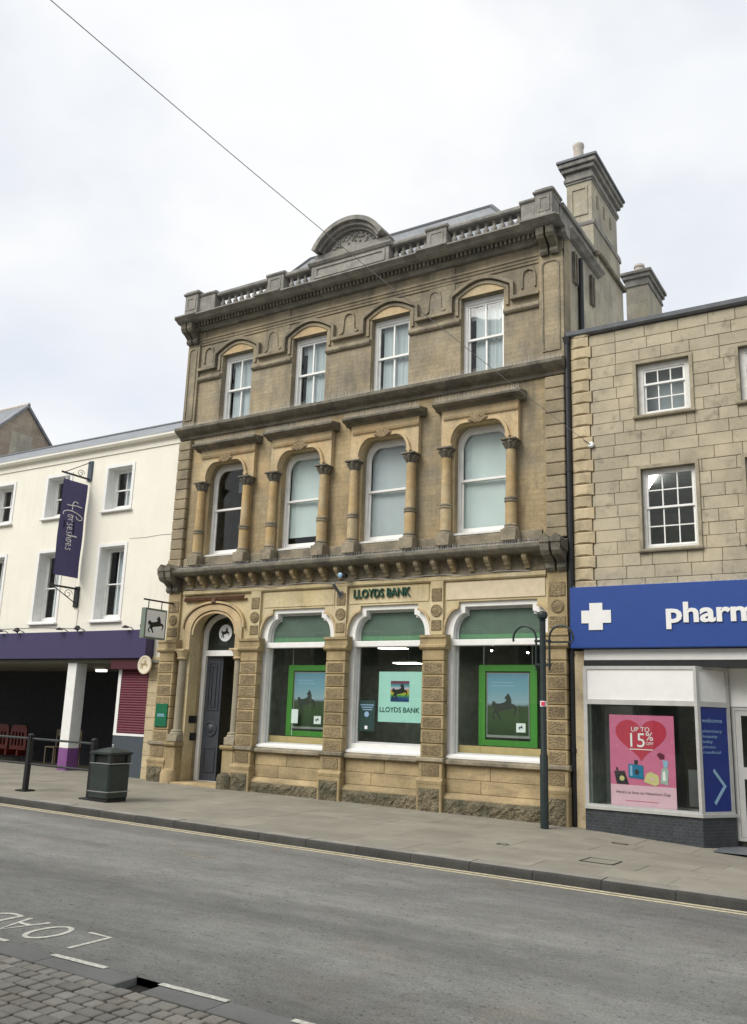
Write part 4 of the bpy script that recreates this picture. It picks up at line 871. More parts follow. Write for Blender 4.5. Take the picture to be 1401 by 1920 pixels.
while zc < 9.6:
    za, zb2 = zc, min(zc+hh, 9.615)
    x = 10.93 if k % 2 else 10.98; first = True
    while x < 16.9:
        wd = random.uniform(.42, .68); xa, xb = x, x+wd; x += wd
        segs = [(xa, xb, za, zb2)]
        for (a, b2, c, e) in sur:
            ns = []
            for (p, q, s, t) in segs:
                if q <= a or p >= b2 or t <= c or s >= e: ns.append((p, q, s, t)); continue
                if p < a: ns.append((p, a, s, t))
                if q > b2: ns.append((b2, q, s, t))
                pp, qq = max(p, a), min(q, b2)
                if s < c: ns.append((pp, qq, s, c))
                if t > e: ns.append((pp, qq, e, t))
            segs = ns
        for (p, q, s, t) in segs:
            if q-p > .03 and t-s > .03: obj('stone_block', MB().cbox(p+.004, q-.004, random.uniform(-.006, .003), .025, s+.004, t-.004, .006), m_ash, ph)
    if first:
        xe = 10.92 if k % 2 else 10.97
        c = (10.55+xe)/2; zz = (za+zb2)/2
        # quoins pushed out to a ridge, as cut stone
        q = MB(); x0 = 10.55
        y1 = -.03; yr = -.065
        V = [(x0, y1, za+.006), (xe-.004, y1, za+.006), (xe-.004, y1, zb2-.006), (x0, y1, zb2-.006), (x0, .025, za+.006), (xe-.004, .025, za+.006), (xe-.004, .025, zb2-.006), (x0, .025, zb2-.006), (x0+.12, yr, za+.03), (xe-.12, yr, za+.03), (xe-.12, yr, zb2-.035), (x0+.12, yr, zb2-.035)]
        q.add(V, [(0, 1, 9, 8), (1, 2, 10, 9), (2, 3, 11, 10), (3, 0, 8, 11), (8, 9, 10, 11), (0, 4, 5, 1), (1, 5, 6, 2), (2, 6, 7, 3), (3, 7, 4, 0)])
        obj('quoin', q, m_ashq, ph)
    zc += hh; k += 1
stuff(obj('stone_field', MB().prism(rect(17.05, PX1, 4.2, 9.615), 0, .025), m_ash, ph))
def sash_bars(x0, x1, z0, z1, nx, nz, fr, w=.022):
    hs_ = []
    cx = (x1-x0-2*fr-(nx-1)*w)/nx; cz = (z1-z0-2*fr-(nz-1)*w)/nz
    for i in range(nx):
        for j in range(nz):
            a = x0+fr+i*(cx+w); b2 = z0+fr+j*(cz+w); hs_.append(rect(a, a+cx, b2, b2+cz))
    return hs_
for i, (a, b2, c, e) in enumerate(PW):
    up = i % 2 == 0
    sr = obj('window_surround', MB().prism(rect(a-.065, b2+.065, c-.02, e+.065), -.035, .02, [rect(a, b2, c, e)]), m_surr, ph)
    obj('window_sill', MB().prof([(.1, c-.072), (-.06, c-.072), (-.075, c-.05), (-.075, c-.015), (.1, c+.0)], a-.08, b2+.08), m_surr, sr)
    fw = .11 if up else .06
    f = obj('window', MB().prism(rect(a+.002, b2-.002, c+.002, e-.002), .10, .2, [rect(a+fw, b2-fw, c+.07, e-fw)]), m_whited, ph)
    zm = c+(e-c)*(.62 if up else .52)
    obj('sash', MB().prism(rect(a+fw, b2-fw, zm-.02, e-fw), .12, .155, sash_bars(a+fw, b2-fw, zm-.02, e-fw, 3, 1 if up else 2, .04)), m_white, f)
    obj('sash', MB().prism(rect(a+fw, b2-fw, c+.07, zm+.02), .156, .19, sash_bars(a+fw, b2-fw, c+.07, zm+.02, 3, 2, .04)), m_white, f)
    obj('pane', MB().box(a+fw, b2-fw, .136, .14, zm, e-fw), m_glass, f); obj('pane', MB().box(a+fw, b2-fw, .172, .176, c+.08, zm), m_glass, f)
    if up: obj('blind', MB().box(a-.05, b2+.05, .5, .51, c-.05, e+.05), m_blindg, f)
    else:
        obj('ceiling_tube', MB().prism([(a-.62, 2.55), (a-.50, 2.55), (a-.02, 1.45), (a-.14, 1.45)], 6.86, 6.92, axis='z'), m_strip, f)
# shop sign
sg = thing('shop_sign', 'long blue fascia sign with a white cross and the word pharmacy', 'sign', (13, -.3, 3.1))
obj('panel', MB().cbox(10.53, 17.5, -.30, .018, 3.13, 4.30, .012), m_blue, sg)
obj('cross', MB().prism([(10.90, 3.47), (11.17, 3.47), (11.17, 3.60), (11.33, 3.60), (11.33, 3.84), (11.17, 3.84), (11.17, 3.98), (10.92, 3.98), (10.92, 3.84), (10.76, 3.84), (10.76, 3.60), (10.90, 3.60)], -.32, -.301), m_lite, sg)
text('lettering', 'pharmacy', m_lite, sg, 12.34, 14.72, 3.585, -.315, .012, h=.355, bold=.03)
spikes(10.6, 17, -.26, 4.30, .05, sg)
# shop front
obj('pier', MB().cbox(10.50, 10.74, -.10, .02, -.5, 3.10, .01), m_ashq, ph)
obj('soffit_board', MB().box(10.74, 17.5, -.14, .02, 2.92, 3.115), m_lite, ph)
obj('dark_trim', MB().box(10.74, 17.5, -.17, .02, 2.80, 2.915), m_black, ph)
obj('shop_ceiling', MB().box(10.74, 17.5, .03, 5.5, 2.86, 2.9), m_lite, ph)
obj('shop_wall', MB().box(10.74, 10.80, .02, 5.5, -.5, 2.86).box(10.8, 17.5, 3.4, 3.5, -.5, 2.86), m_inter, ph)
Y0 = -.27; xc0, xc1, yc1 = 12.80, 13.22, .40    # corner of the window bay and the end of the splayed return
def splay(t, y, z): # along the splayed return; y is depth behind it
    dx, dy = xc1-xc0, yc1-Y0; ln = math.hypot(dx, dy); return (xc0+dx*t-dy/ln*y, Y0+dy*t+dx/ln*y, z)
obj('stall_riser', MB().prism([(10.75, Y0), (xc0, Y0), (xc1, yc1), (xc1, .9), (10.75, .9)], -.5, .235, axis='z'), m_tile, ph)
obj('metal_sill', MB().prism([(10.75, Y0-.035), (xc0+.02, Y0-.035), (xc1+.035, yc1), (xc1, yc1+.02), (xc0, Y0+.1), (10.75, Y0+.1)], .237, .29, axis='z'), m_alu, ph)
sw = obj('shop_window', MB().prism(rect(10.75, xc0, .29, 2.80), Y0, Y0+.06, [rect(10.82, xc0-.05, .33, 2.10), rect(10.82, xc0-.05, 2.19, 2.74)]), m_alu, ph)
obj('pane', MB().box(10.80, xc0-.03, Y0+.025, Y0+.032, .31, 2.12), m_glassd, sw)
obj('head_panel', MB().box(10.815, xc0-.045, Y0+.02, Y0+.03, 2.185, 2.745), m_lite, sw)
sv = obj('splayed_window', MB().prism(rect(0, 1, .29, 2.80), 0, .05, [rect(.09, .91, .33, 2.10), rect(.09, .91, 2.19, 2.74)]).xf(lambda x, y, z: splay(x, y, z)), m_alu, ph)
obj('head_panel', MB().box(.08, .92, .02, .03, 2.185, 2.745).xf(splay), m_lite, sv)
pnl = obj('blue_panel', MB().box(.08, .92, .02, .03, .32, 2.11).xf(splay), m_blued, sv)
obj('arrow', MB().sweep([(.42, 1.02), (.74, .75), (.42, .46)], .06, .012, .019).xf(splay), m_sblue, sv)
for wd, z, hgt in (('welcome', 1.83, .075), ('pharmacy', 1.66, .05), ('beauty', 1.57, .05), ('baby', 1.48, .05), ('photo', 1.39, .05), ('medical', 1.30, .05)):
    text('printed_word', wd, m_sblue, sv, .14, .14+(.62 if wd == 'welcome' else .075*len(wd)), z, .018, .001, h=hgt, fn=lambda x, y, z: splay(x, y, z))
obj('window_bed', MB().box(10.80, 12.8, -.2, .9, .236, .28), m_lite, ph)
obj('window_back', MB().box(10.80, 11.35, .86, .9, .28, 2.1).box(12.25, 12.75, 1.3, 1.35, .28, .95), m_greyw, ph)
# door beyond the splay
dr2 = obj('shop_door', MB().prism(rect(13.22, 14.5, -.16, 2.12), .48, .54, [rect(13.28, 14.44, -.1, 2.06)]), m_alu, ph)
obj('door_leaf', MB().prism(rect(13.285, 14.435, -.095, 2.055), .49, .53, [rect(13.38, 14.34, .05, .88), rect(13.38, 14.34, 1.08, 1.97)]), m_alu, dr2)
obj('pane', MB().box(13.36, 14.36, .505, .512, .03, 1.99), m_glassd, dr2); obj('notice', MB().box(13.60, 13.85, .495, .497, 1.38, 1.72), m_signw, dr2)
obj('door_head_panel', MB().box(13.2, 15, .46, .5, 2.125, 2.80), m_lite, ph)
obj('threshold_grille', MB().box(13.0, 15, -.6, .48, -.25, zg(13.6)-.10), m_lead, ph)
obj('jamb', MB().box(13.2, 13.215, .40, .48, -.2, 2.8), m_black, ph)
o = obj('shelf_unit', MB().box(12.0, 13.0, 2.2, 2.6, .0, 1.4).box(12.0, 13.0, 2.15, 2.6, 1.45, 1.5).box(12.0, 13.0, 2.15, 2.6, 1.8, 1.85), m_wood); tag(o, 'dim shop shelf unit behind the pharmacy poster', 'shelf')
# valentine poster
vp = thing('shop_poster', 'pink poster with a red heart and perfume bottles in the pharmacy window', 'poster', (11.75, -.16, .3))
obj('sheet', MB().box(11.20, 12.36, -.17, -.16, .30, 1.92), m_pink, vp)
obj('pale_footer', MB().box(11.20, 12.36, -.172, -.1705, .30, .69), m_pinkl, vp)
hp = []
for i in range(40):
    t = 2*math.pi*i/40; hp.append((11.77+.46*math.sin(t)**3, 1.53+.0255*(13*math.cos(t)-5*math.cos(2*t)-2*math.cos(3*t)-math.cos(4*t))))
obj('heart', MB().prism(hp, -.1735, -.1705), m_heart, vp)
text('words', 'UP TO', m_rwhite, vp, 11.60, 11.93, 1.63, -.176, .001); text('words', '15', m_rwhite, vp, 11.58, 11.84, 1.36, -.176, .001, h=.24)
text('words', '%', m_rwhite, vp, 11.86, 11.99, 1.48, -.176, .001); text('words', 'OFF', m_rwhite, vp, 11.86, 11.99, 1.40, -.176, .001)
obj('underline', MB().box(11.56, 11.98, -.177, -.1745, 1.31, 1.325), m_rwhite, vp)
text('words', "Here's to love on Valentine's Day", m_horse, vp, 11.30, 12.26, .54, -.1745, .001)
def flat(pts, mat, nm): obj(nm, MB().prism(pts, -.1765, -.1735), mat, vp)
m_b1 = paint('bottle black print', (.03, .025, .03), .4); m_b2 = paint('bottle teal print', (.01, .16, .30), .4); m_b3 = paint('bottle cream print', (.6, .52, .24), .4); m_b4 = paint('bottle grey print', (.34, .42, .38), .4)
flat([(11.27, .92), (11.46, .93), (11.53, .70), (11.31, .70)], m_b1, 'printed_bottle'); flat([(11.30, .98), (11.33, .99), (11.35, .93), (11.31, .93)], m_b1, 'printed_cap')
flat([(11.53, 1.06), (11.80, 1.04), (11.80, .80), (11.53, .82)], m_b2, 'printed_bottle'); flat([(11.64, 1.13), (11.70, 1.13), (11.70, 1.05), (11.64, 1.05)], m_b1, 'printed_cap')
flat([(11.85, .90), (11.93, .94), (12.06, .88), (12.07, .74), (12.0, .70), (11.80, .76)], m_b3, 'printed_bottle')
flat([(12.12, 1.0), (12.20, 1.03), (12.24, .98), (12.22, .72), (12.09, .76)], m_b4, 'printed_bottle'); flat([(12.14, 1.15), (12.24, 1.14), (12.22, 1.02), (12.16, 1.02)], m_sblue, 'printed_cap')
flat([(12.04, 1.24), (12.10, 1.28), (12.18, 1.24), (12.17, 1.17), (12.10, 1.16)], paint('dark heart print', (.12, .01, .03), .4), 'printed_heart')
def flat2(pts, mat, nm): obj(nm, MB().prism(pts, -.1785, -.1768), mat, vp)
flat2(qarc(11.41, .80, .045, .045, 0, 345, 14), m_b3, 'printed_label'); flat2([(11.56, 1.03), (11.60, 1.03), (11.60, .85), (11.56, .85)], m_sblue, 'printed_highlight')
flat2(qarc(11.68, .92, .04, .05, 0, 345, 12), m_b1, 'printed_label'); flat2([(12.14, .95), (12.18, .97), (12.19, .80), (12.13, .80)], m_rwhite, 'printed_highlight'); flat2(qarc(11.95, .81, .03, .03, 0, 345, 10), m_pinkl, 'printed_label')
for k in range(16):
    a_, c_ = random.uniform(11.25, 12.32), random.uniform(.74, 1.85); obj('printed_dot', MB().prism(qarc(a_, c_, .009, .009, 0, 300, 5), -.1725, -.1702), m_pinkl, vp)
obj('printed_line', MB().box(11.47, 12.05, -.1745, -.1722, .415, .424), m_heart, vp)
# chimney behind the pharmacy parapet
c2 = thing('stone_chimney', 'stone chimney stack with one pot behind the pharmacy parapet', 'chimney', (10.45, 7, 9.6))
obj('shaft', MB().box(10.12, 10.72, 6.0, 7.55, 9.5, 13.62), m_chim, c2)
for za, zb2, e in ((13.62, 13.70, .04), (13.70, 13.84, .02), (13.84, 13.96, .08), (13.96, 14.05, .13)): obj('cornice', MB().cbox(10.12-e, 10.72+e, 6-e, 7.55+e, za+.001, zb2, .01), m_para, c2)
obj('flaunching', MB().cbox(10.22, 10.62, 6.1, 7.45, 14.05, 14.13, .03), m_para, c2)
obj('pot', MB().lathe([(.14, 14.1), (.13, 14.32), (.155, 14.35), (.14, 14.42)], 10.42, 6.35, 14), m_pot, c2, smooth=True)

# ------------------------------------------------------------------ cream building on the left
cb = thing('cream_building', 'cream rendered two storey inn above an open purple fronted ground floor', 'building', (-7, 0, 0))
CX0, CX1 = -22, XL-.005
CWC = [-2.745, -5.35, -7.96, -10.57, -13.18]
cw = []
for c in CWC: cw += [(c-.49, c+.49, 7.2, 8.43), (c-.49, c+.49, 4.08, 6.12)]
obj('wall', MB().prism(rect(CX0, CX1, 2.98, 9.05), 0, .45, [rect(*q) for q in cw]), m_cream, cb)
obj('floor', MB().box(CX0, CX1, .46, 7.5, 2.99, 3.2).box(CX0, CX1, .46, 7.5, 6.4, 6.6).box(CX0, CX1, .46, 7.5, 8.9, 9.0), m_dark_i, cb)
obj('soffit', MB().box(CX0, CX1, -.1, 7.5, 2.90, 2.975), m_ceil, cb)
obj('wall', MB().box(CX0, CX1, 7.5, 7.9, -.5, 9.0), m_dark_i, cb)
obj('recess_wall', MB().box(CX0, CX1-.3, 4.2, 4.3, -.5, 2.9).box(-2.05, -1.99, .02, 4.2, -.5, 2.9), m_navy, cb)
rfc = obj('roof', MB().prof([(-.14, 9.17), (3.95, 11.24), (8.1, 9.17), (8.1, 9.05), (3.95, 11.12), (-.14, 9.08)], CX0, CX1+.3-.3), m_slate, cb)
obj('ridge', MB().tube([(CX0, 3.95, 11.25), (CX1, 3.95, 11.25)], .06, 8), m_lead, rfc)
obj('eaves_cornice', MB().prof([(.0, 8.84), (-.03, 8.84), (-.03, 8.98), (-.06, 9.0), (-.06, 9.05), (.0, 9.05)], CX0, CX1), m_cream, cb)
obj('gutter', MB().prof([(-.06, 9.03), (-.15, 9.04), (-.19, 9.09), (-.19, 9.14), (-.16, 9.14), (-.15, 9.1), (-.06, 9.1)], CX0, CX1), m_cream, cb)
for i, (a, b2, c, e) in enumerate(cw):
    f = obj('window', MB().prism(rect(a-.10, b2+.10, c-.08, e+.09), -.022, .001, [rect(a, b2, c, e)]), m_white, cb)
    obj('lining', MB().prism(rect(a, b2, c, e), .002, .3, [rect(a+.012, b2-.012, c+.012, e-.012)]), m_white, f)
    obj('sill', MB().cbox(a-.13, b2+.13, -.10, .0, c-.09, c-.03, .01), m_white, f)
    fw = .07; zm = (c+e)/2
    obj('frame', MB().prism(rect(a+.012, b2-.012, c+.012, e-.012), .26, .34, [rect(a+.012+fw, b2-.012-fw, c+.13, e-fw)]), m_white, f)
    x0, x1 = a+.012+fw, b2-.012-fw
    obj('sash', MB().prism(rect(x0, x1, zm-.02, e-fw), .28, .31, sash_bars(x0, x1, zm-.02, e-fw, 2, 1, .035)), m_white, f)
    obj('sash', MB().prism(rect(x0, x1, c+.13, zm+.02), .312, .34, sash_bars(x0, x1, c+.13, zm+.02, 2, 1, .035)), m_white, f)
    obj('pane', MB().box(x0, x1, .294, .298, zm, e-fw), m_glass, f); obj('pane', MB().box(x0, x1, .326, .33, c+.13, zm), m_glass, f)
    obj('curtain', MB().box(x0+.22, x1+.1, .42, .43, c, e), m_net, f)
obj('fascia', MB().cbox(CX0, -.80, -.30, -.001, 3.0, 3.74, .01), m_purple, cb)
obj('wall_cable', MB().tube([(-14, -.012, 3.95), (-9, -.014, 3.90), (-5.6, -.012, 3.92), (-3.9, -.013, 3.86), (-3.88, -.013, 4.4)], .007, 5), m_wire, cb)
obj('crack_line', MB().tube([(-2.1, -.004, 6.30), (-1.5, -.006, 6.28), (-.9, -.005, 6.31), (-.5, -.006, 6.30)], .006, 4), m_wire, cb)
# ground floor posts
for i, xp in enumerate((-3.77, -8.6, -13.4)):
    p = obj('post', MB().cbox(xp-.18, xp+.18, -.10, .27, .62, 2.9, .01), m_white, cb); obj('post_base', MB().cbox(xp-.185, xp+.185, -.105, .275, -.3, .618, .01), m_mauve, p)
# kiosk with shutter
ks = obj('kiosk_panel', MB().box(-1.99, -.86, -.02, .02, -.4, 1.05), m_slatep, cb)
obj('kiosk_frame', MB().box(-1.99, -1.88, -.03, .02, 1.05, 2.74).box(-1.99, -.86, -.035, .02, 1.03, 1.09), m_white, ks)
b = MB()
for k in range(26): b.prof([(.01, 1.10+k*.064), (-.018, 1.105+k*.064), (-.022, 1.13+k*.064), (-.01, 1.16+k*.064), (.01, 1.162+k*.064)], -1.875, -.87)
obj('roller_shutter', b, m_shut, ks)
obj('shutter_box', MB().cbox(-2.12, -.86, -.22, .02, 2.72, 3.0, .01), m_red, ks)
k = 0; z = -.35
while z < 2.95:
    h2 = .31; obj('pier_stone', MB().cbox(-.855, CX1-.004, -.05+random.uniform(-.006, .006), .02, z+.003, z+h2-.003, .008), m_ashq, cb); z += h2
obj('pier_core', MB().box(-.86, CX1-.002, .02, .3, -.4, 2.98), m_mortar, cb)
# round sign
rs = thing('round_sign', 'round cream sign with a gold emblem above the maroon shutter', 'sign', (-.80, -.25, 2.83))
obj('disc', MB().lathe([(.23, 0), (.235, .01), (.235, .05), (.21, .055), (.2, .05), (0, .05)], 0, 0, 28).xf(lambda x, y, z: (-.80+x, -.25-z, 2.83+y)), m_disc, rs, smooth=True)
obj('emblem', MB().prism(horse(-.93, -.68, 2.73, 2.95), -.305, -.302), m_discg, rs)
obj('bracket', MB().box(-.83, -.77, -.25, -.04, 2.80, 2.86), m_black, rs)
# banner
bn = thing('hanging_banner', 'tall purple banner with white script hanging between two black wall brackets', 'banner', (-4, 0, 4.5))
ban = MB(); n = 24
V = []; F = []
for i in range(n+1):
    for j in range(5):
        z = 5.27+(8.01-5.27)*i/n; y = -.905+.85*j/4; wob = .012*math.sin(i*.5+j*.7); V += [(-4.0+wob, y, z), (-4.008+wob, y, z)]
for i in range(n):
    for j in range(4):
        a = (i*5+j)*2; F += [(a, a+2, a+12, a+10), (a+1, a+11, a+13, a+3)]
ban.add(V, F); obj('cloth', ban, paint('banner purple', (.072, .064, .15), .75, .06), bn, smooth=True)
def B(px, pz): return (-3.982, (-.905)+(px)*.85, 8.01-pz*2.74)   # banner coordinates, 0..1 across from the street side, 0..1 down
def stroke(pts, w=.012):
    q = [B(*p) for p in pts]
    s = []
    for i in range(len(q)-1):
        for t in (0, .5): s.append(tuple(q[i][k]+(q[i+1][k]-q[i][k])*t for k in range(3)))
    s.append(q[-1]); return s
# script H and the word, running down the banner (letters lie on their side); points in a 0..500 by 240..1480 drawing of the cloth
def Zb(px, py):
    l = 205-143*(py-240)/1185; rr = 492-120*(py-330)/1150; uu = (px-l)/(rr-l); return B(uu, (py-240-90*uu)/(1185-35*uu))
scr = MB()
for st_ in ([(232, 568), (262, 580), (300, 582), (350, 592), (415, 618)], [(366, 566), (352, 545), (325, 536), (308, 552), (300, 582), (297, 620), (288, 652)],
            [(188, 692), (184, 668), (200, 648), (240, 642), (290, 652), (340, 678), (388, 712), (416, 748), (410, 772), (384, 776), (352, 758), (338, 722)]):
    scr.tube([Zb(*p) for p in st_], .014, 6)
xh = {'o': [(.1, .5), (.25, 1), (.6, 1), (.75, .5), (.5, 0), (.25, 0), (.1, .5), (.4, .95), (1, .9)], 'r': [(0, .9), (.2, .95), (.25, 0), (.35, .8), (.7, 1), (.8, .8)], 's': [(.8, .9), (.45, 1), (.3, .75), (.7, .35), (.55, 0), (.1, .05)],
      'e': [(.05, .3), (.7, .6), (.6, 1), (.3, 1), (.15, .5), (.35, 0), (.95, .2)], 'h': [(.1, 0), (.2, 2.0), (.4, 2.1), (.2, .2), (.4, .9), (.7, .9), (.8, 0), (1, .1)]}
ay = 690
for chh in 'orseshoes':
    scr.tube([Zb(240-(ay-690)*.085+qq*62, ay+p*50+qq*10) for p, qq in xh[chh]], .011, 5); ay += 50
obj('script', scr, m_rwhite, bn, smooth=True)
def small(body, ya, yb, xb, hgt):
    return text('small_words', body, m_rwhite, bn, ya, yb, 0, 0, .0005, h=hgt, fn=lambda x, y, z: Zb(xb-(x-ya)*.09+z, x+z*.3))
small('THREE', 775, 940, 300, 30); small('INN', 760, 850, 190, 24)
for (z, s) in ((8.19, 1), (4.97, -1)):
    br = obj('bracket', MB().tube([(-4, -1.0, z), (-4, -.04, z)], .03, 8), m_black, bn, smooth=True)
    if s > 0:
        obj('plate', MB().cbox(-4.09, -3.91, -.05, -.001, 8.14, 8.74, .008), paint('blue grey plate', (.06, .08, .10), .5), br)
        obj('stay', MB().tube([(-4, -.9, 8.2), (-4, -.05, 8.70)], .012, 6), m_black, br)
        obj('scroll', MB().tube([(-4, -.35+.13*math.cos(a*.4)*(1-a/28), 8.30+.11*math.sin(a*.4)*(1-a/28)) for a in range(22)], .009, 5), m_black, br)
    else:
        obj('plate', MB().cbox(-4.09, -3.91, -.06, -.001, 4.45, 5.04, .008), m_black, br)
        obj('stay', MB().tube([(-4, -.85, 4.95), (-4, -.05, 4.56)], .014, 6), m_black, br)
        obj('scroll', MB().tube([(-4, -.33+.15*math.cos(a*.4)*(1-a/28), 4.80+.13*math.sin(a*.4)*(1-a/28)) for a in range(22)], .009, 5), m_black, br)
for y in (-.82, -.12): obj('cord', MB().tube([(-4, y, 8.01), (-4, y, 8.18)], .012, 5).tube([(-4, y, 5.27), (-4, y, 4.98)], .007, 5), m_signw, bn)
# fascia lamps
for i, x in enumerate((-6.69, -5.96, -4.08, -3.37, -1.49)):
    t = thing('fascia_lamp', ['leftmost', 'second from left', 'middle', 'second from right', 'rightmost'][i]+' of the five swan neck lamps on the purple fascia', 'lamp', (x, -.15, 3.74), 'lamps along the purple fascia')
    obj('arm', MB().tube([(x, -.1, 3.74), (x, -.2, 3.80), (x, -.36, 3.83)], .012, 6), m_black, t, smooth=True); obj('shade', MB().lathe([(.02, .06), (.06, .03), (.1, .0), (.085, -.01)], x, -.42, 12, 3.79), m_black, t, smooth=True)
for i, x in enumerate((-6.25, -3.65, -1.12)):
    t = thing('fascia_camera', ['leftmost', 'middle', 'rightmost'][i]+' round black floodlight on top of the purple fascia', 'floodlight', (x, -.15, 3.74), 'floodlights on the purple fascia')
    obj('stem', MB().tube([(x, -.15, 3.73), (x, -.15, 3.80)], .02, 6), m_black, t); obj('head', MB().lathe([(.02, -.07), (.07, -.04), (.075, .02), (.05, .06), (.0, .07)], x, -.17, 12, 3.85), m_black, t, smooth=True)
# recess contents
t = thing('bulkhead_light', 'white oval bulkhead light on the soffit of the open ground floor', 'light', (-4.97, 2, 2.85))
obj('housing', MB().cbox(-5.2, -4.74, 1.9, 2.1, 2.84, 2.90, .02), m_white, t); obj('diffuser', MB().cbox(-5.18, -4.76, 1.92, 2.08, 2.77, 2.84, .03), m_bulk, t)
for i, x in enumerate((-10.85, -9.9)):
    t = thing('plastic_barrier', ['red plastic barrier furthest left in the open ground floor', 'red plastic barrier second from the left in the open ground floor'][i], 'barrier', (x, 3.1, 0), 'red barriers in the open ground floor')
    obj('panel', MB().prism(round_head(x-.42, x+.42, .25, .85, 1.05, .15), 3.08, 3.14, [rect(x-.33+.17*k, x-.23+.17*k, .38, .82) for k in range(4)]), m_rbar, t)
    for s in (-.3, .3): obj('foot', MB().cbox(x+s-.05, x+s+.05, 2.85, 3.37, .05, .25, .02), m_rbar, t)
def chair(x, y, label):
    t = thing('wooden_chair', label, 'chair', (x, y, 0), 'chairs in the open ground floor')
    obj('seat', MB().cbox(x-.22, x+.22, y-.22, y+.22, .48, .52, .01), m_wood, t); obj('backrest', MB().cbox(x-.2, x+.2, y+.2, y+.23, .82, 1.02, .01), m_wood, t)
    for sx in (-.19, .19):
        for sy in (-.19, .19): obj('leg', MB().box(x+sx-.018, x+sx+.018, y+sy-.018, y+sy+.018, .02, .48 if sy < 0 else 1.02), m_wood, t)
chair(-6.55, 1.9, 'left wooden chair in the gloom behind the guard rail'); chair(-5.95, 2.0, 'right wooden chair in the gloom behind the guard rail')
# gable further left
gh = thing('gabled_house', 'stone and brick gabled house rising behind the cream inn roof', 'house', (-18, 6, 0))
obj('gable_wall', MB().prism([(3.0, 0), (9.3, 0), (9.3, 11.15), (6.15, 14.3), (3.0, 11.15)], -16.4, -16.0, axis='x'), m_gable, gh)
obj('roof', MB().prof([(2.85, 11.0), (6.15, 14.32), (9.45, 11.0), (9.45, 11.12), (6.15, 14.46), (2.85, 11.12)], -30, -15.9), m_slate, gh)
obj('wall', MB().box(-30, -16.4, 3.0, 3.4, 0, 11.1).box(-30, -16.4, 8.9, 9.3, 0, 11.1), m_gable, gh)
obj('render_patch', MB().prism([(5.5, 12.0), (6.6, 12.0), (6.6, 13.1), (5.5, 13.1)], -16.0, -15.985, axis='x'), m_chim, gh)
obj('ridge_tile', MB().tube([(-30, 6.15, 14.46), (-15.9, 6.15, 14.46)], .08, 8), m_pot, gh)

# ------------------------------------------------------------------ street furniture
# litter bin
bx, by = 2.55, -4.17; bz = zg(bx)
t = thing('litter_bin', 'dark green square litter bin with pyramid lid on the pavement', 'bin', (bx, by, bz))
hw = .27
def bb(x0, x1, y0, y1, z0, z1, c=.01): return MB().cbox(bx+x0, bx+x1, by+y0, by+y1, bz+z0, bz+z1, c)
obj('plinth', bb(-hw+.02, hw-.02, -hw+.02, hw-.02, 0, .05), m_black, t)
obj('body', bb(-hw, hw, -hw, hw, .05, .70, .03), m_bin, t)
for z in (.18, .70): obj('trim', MB().prism([(bx-hw-.006, by-hw-.006), (bx+hw+.006, by-hw-.006), (bx+hw+.006, by+hw+.006), (bx-hw-.006, by+hw+.006)], bz+z, bz+z+.018, axis='z'), m_silver, t)
obj('inner_liner', bb(-hw+.05, hw-.05, -hw+.05, hw-.05, .72, .88), m_black, t)
for sx in (-1, 1):
    for sy in (-1, 1): obj('corner_post', bb(*sorted((sx*hw, sx*(hw-.09))), *sorted((sy*hw, sy*(hw-.09))), .715, .88, .012), m_bin, t)
e = hw+.02
obj('lid', MB().add([(bx-e, by-e, bz+.88), (bx+e, by-e, bz+.88), (bx+e, by+e, bz+.88), (bx-e, by+e, bz+.88), (bx-e, by-e, bz+.92), (bx+e, by-e, bz+.92), (bx+e, by+e, bz+.92), (bx-e, by+e, bz+.92), (bx-.06, by-.06, bz+1.0), (bx+.06, by-.06, bz+1.0), (bx+.06, by+.06, bz+1.0), (bx-.06, by+.06, bz+1.0)],
    [(0, 3, 2, 1), (0, 1, 5, 4), (1, 2, 6, 5), (2, 3, 7, 6), (3, 0, 4, 7), (4, 5, 9, 8), (5, 6, 10, 9), (6, 7, 11, 10), (7, 4, 8, 11), (8, 9, 10, 11)]), m_bin, t)
obj('ash_stubber', MB().lathe([(.02, 0), (.02, .05), (.012, .06)], bx+.02, by, 8, bz+1.0), m_silver, t)
# guard rail
t = thing('guard_rail', 'black pedestrian guard rail with two rails on posts beside the kerb', 'railing', (.2, -4.25, 0))
for xp in (2.12, .19, -1.74, -3.67):
    z0 = zg(xp); p = obj('post', MB().cbox(xp-.05, xp+.05, -4.30, -4.20, z0, z0+1.10, .012), m_black, t)
    obj('cap', MB().lathe([(.06, 0), (.065, .02), (.05, .04), (.02, .055)], xp, -4.25, 12, z0+1.10), m_black, p, smooth=True)
    obj('base_plate', MB().cbox(xp-.14, xp+.14, -4.39, -4.11, z0, z0+.03, .006), m_black, p)
for z in (1.05, .54):
    for (a, b2) in ((.24, 2.07), (-1.69, .14), (-3.62, -1.79)): obj('rail', MB().tube([(a, -4.25, zg(a)+z), (b2, -4.25, zg(b2)+z)], .022, 8), m_black if z < 1 else m_post, t, smooth=True)
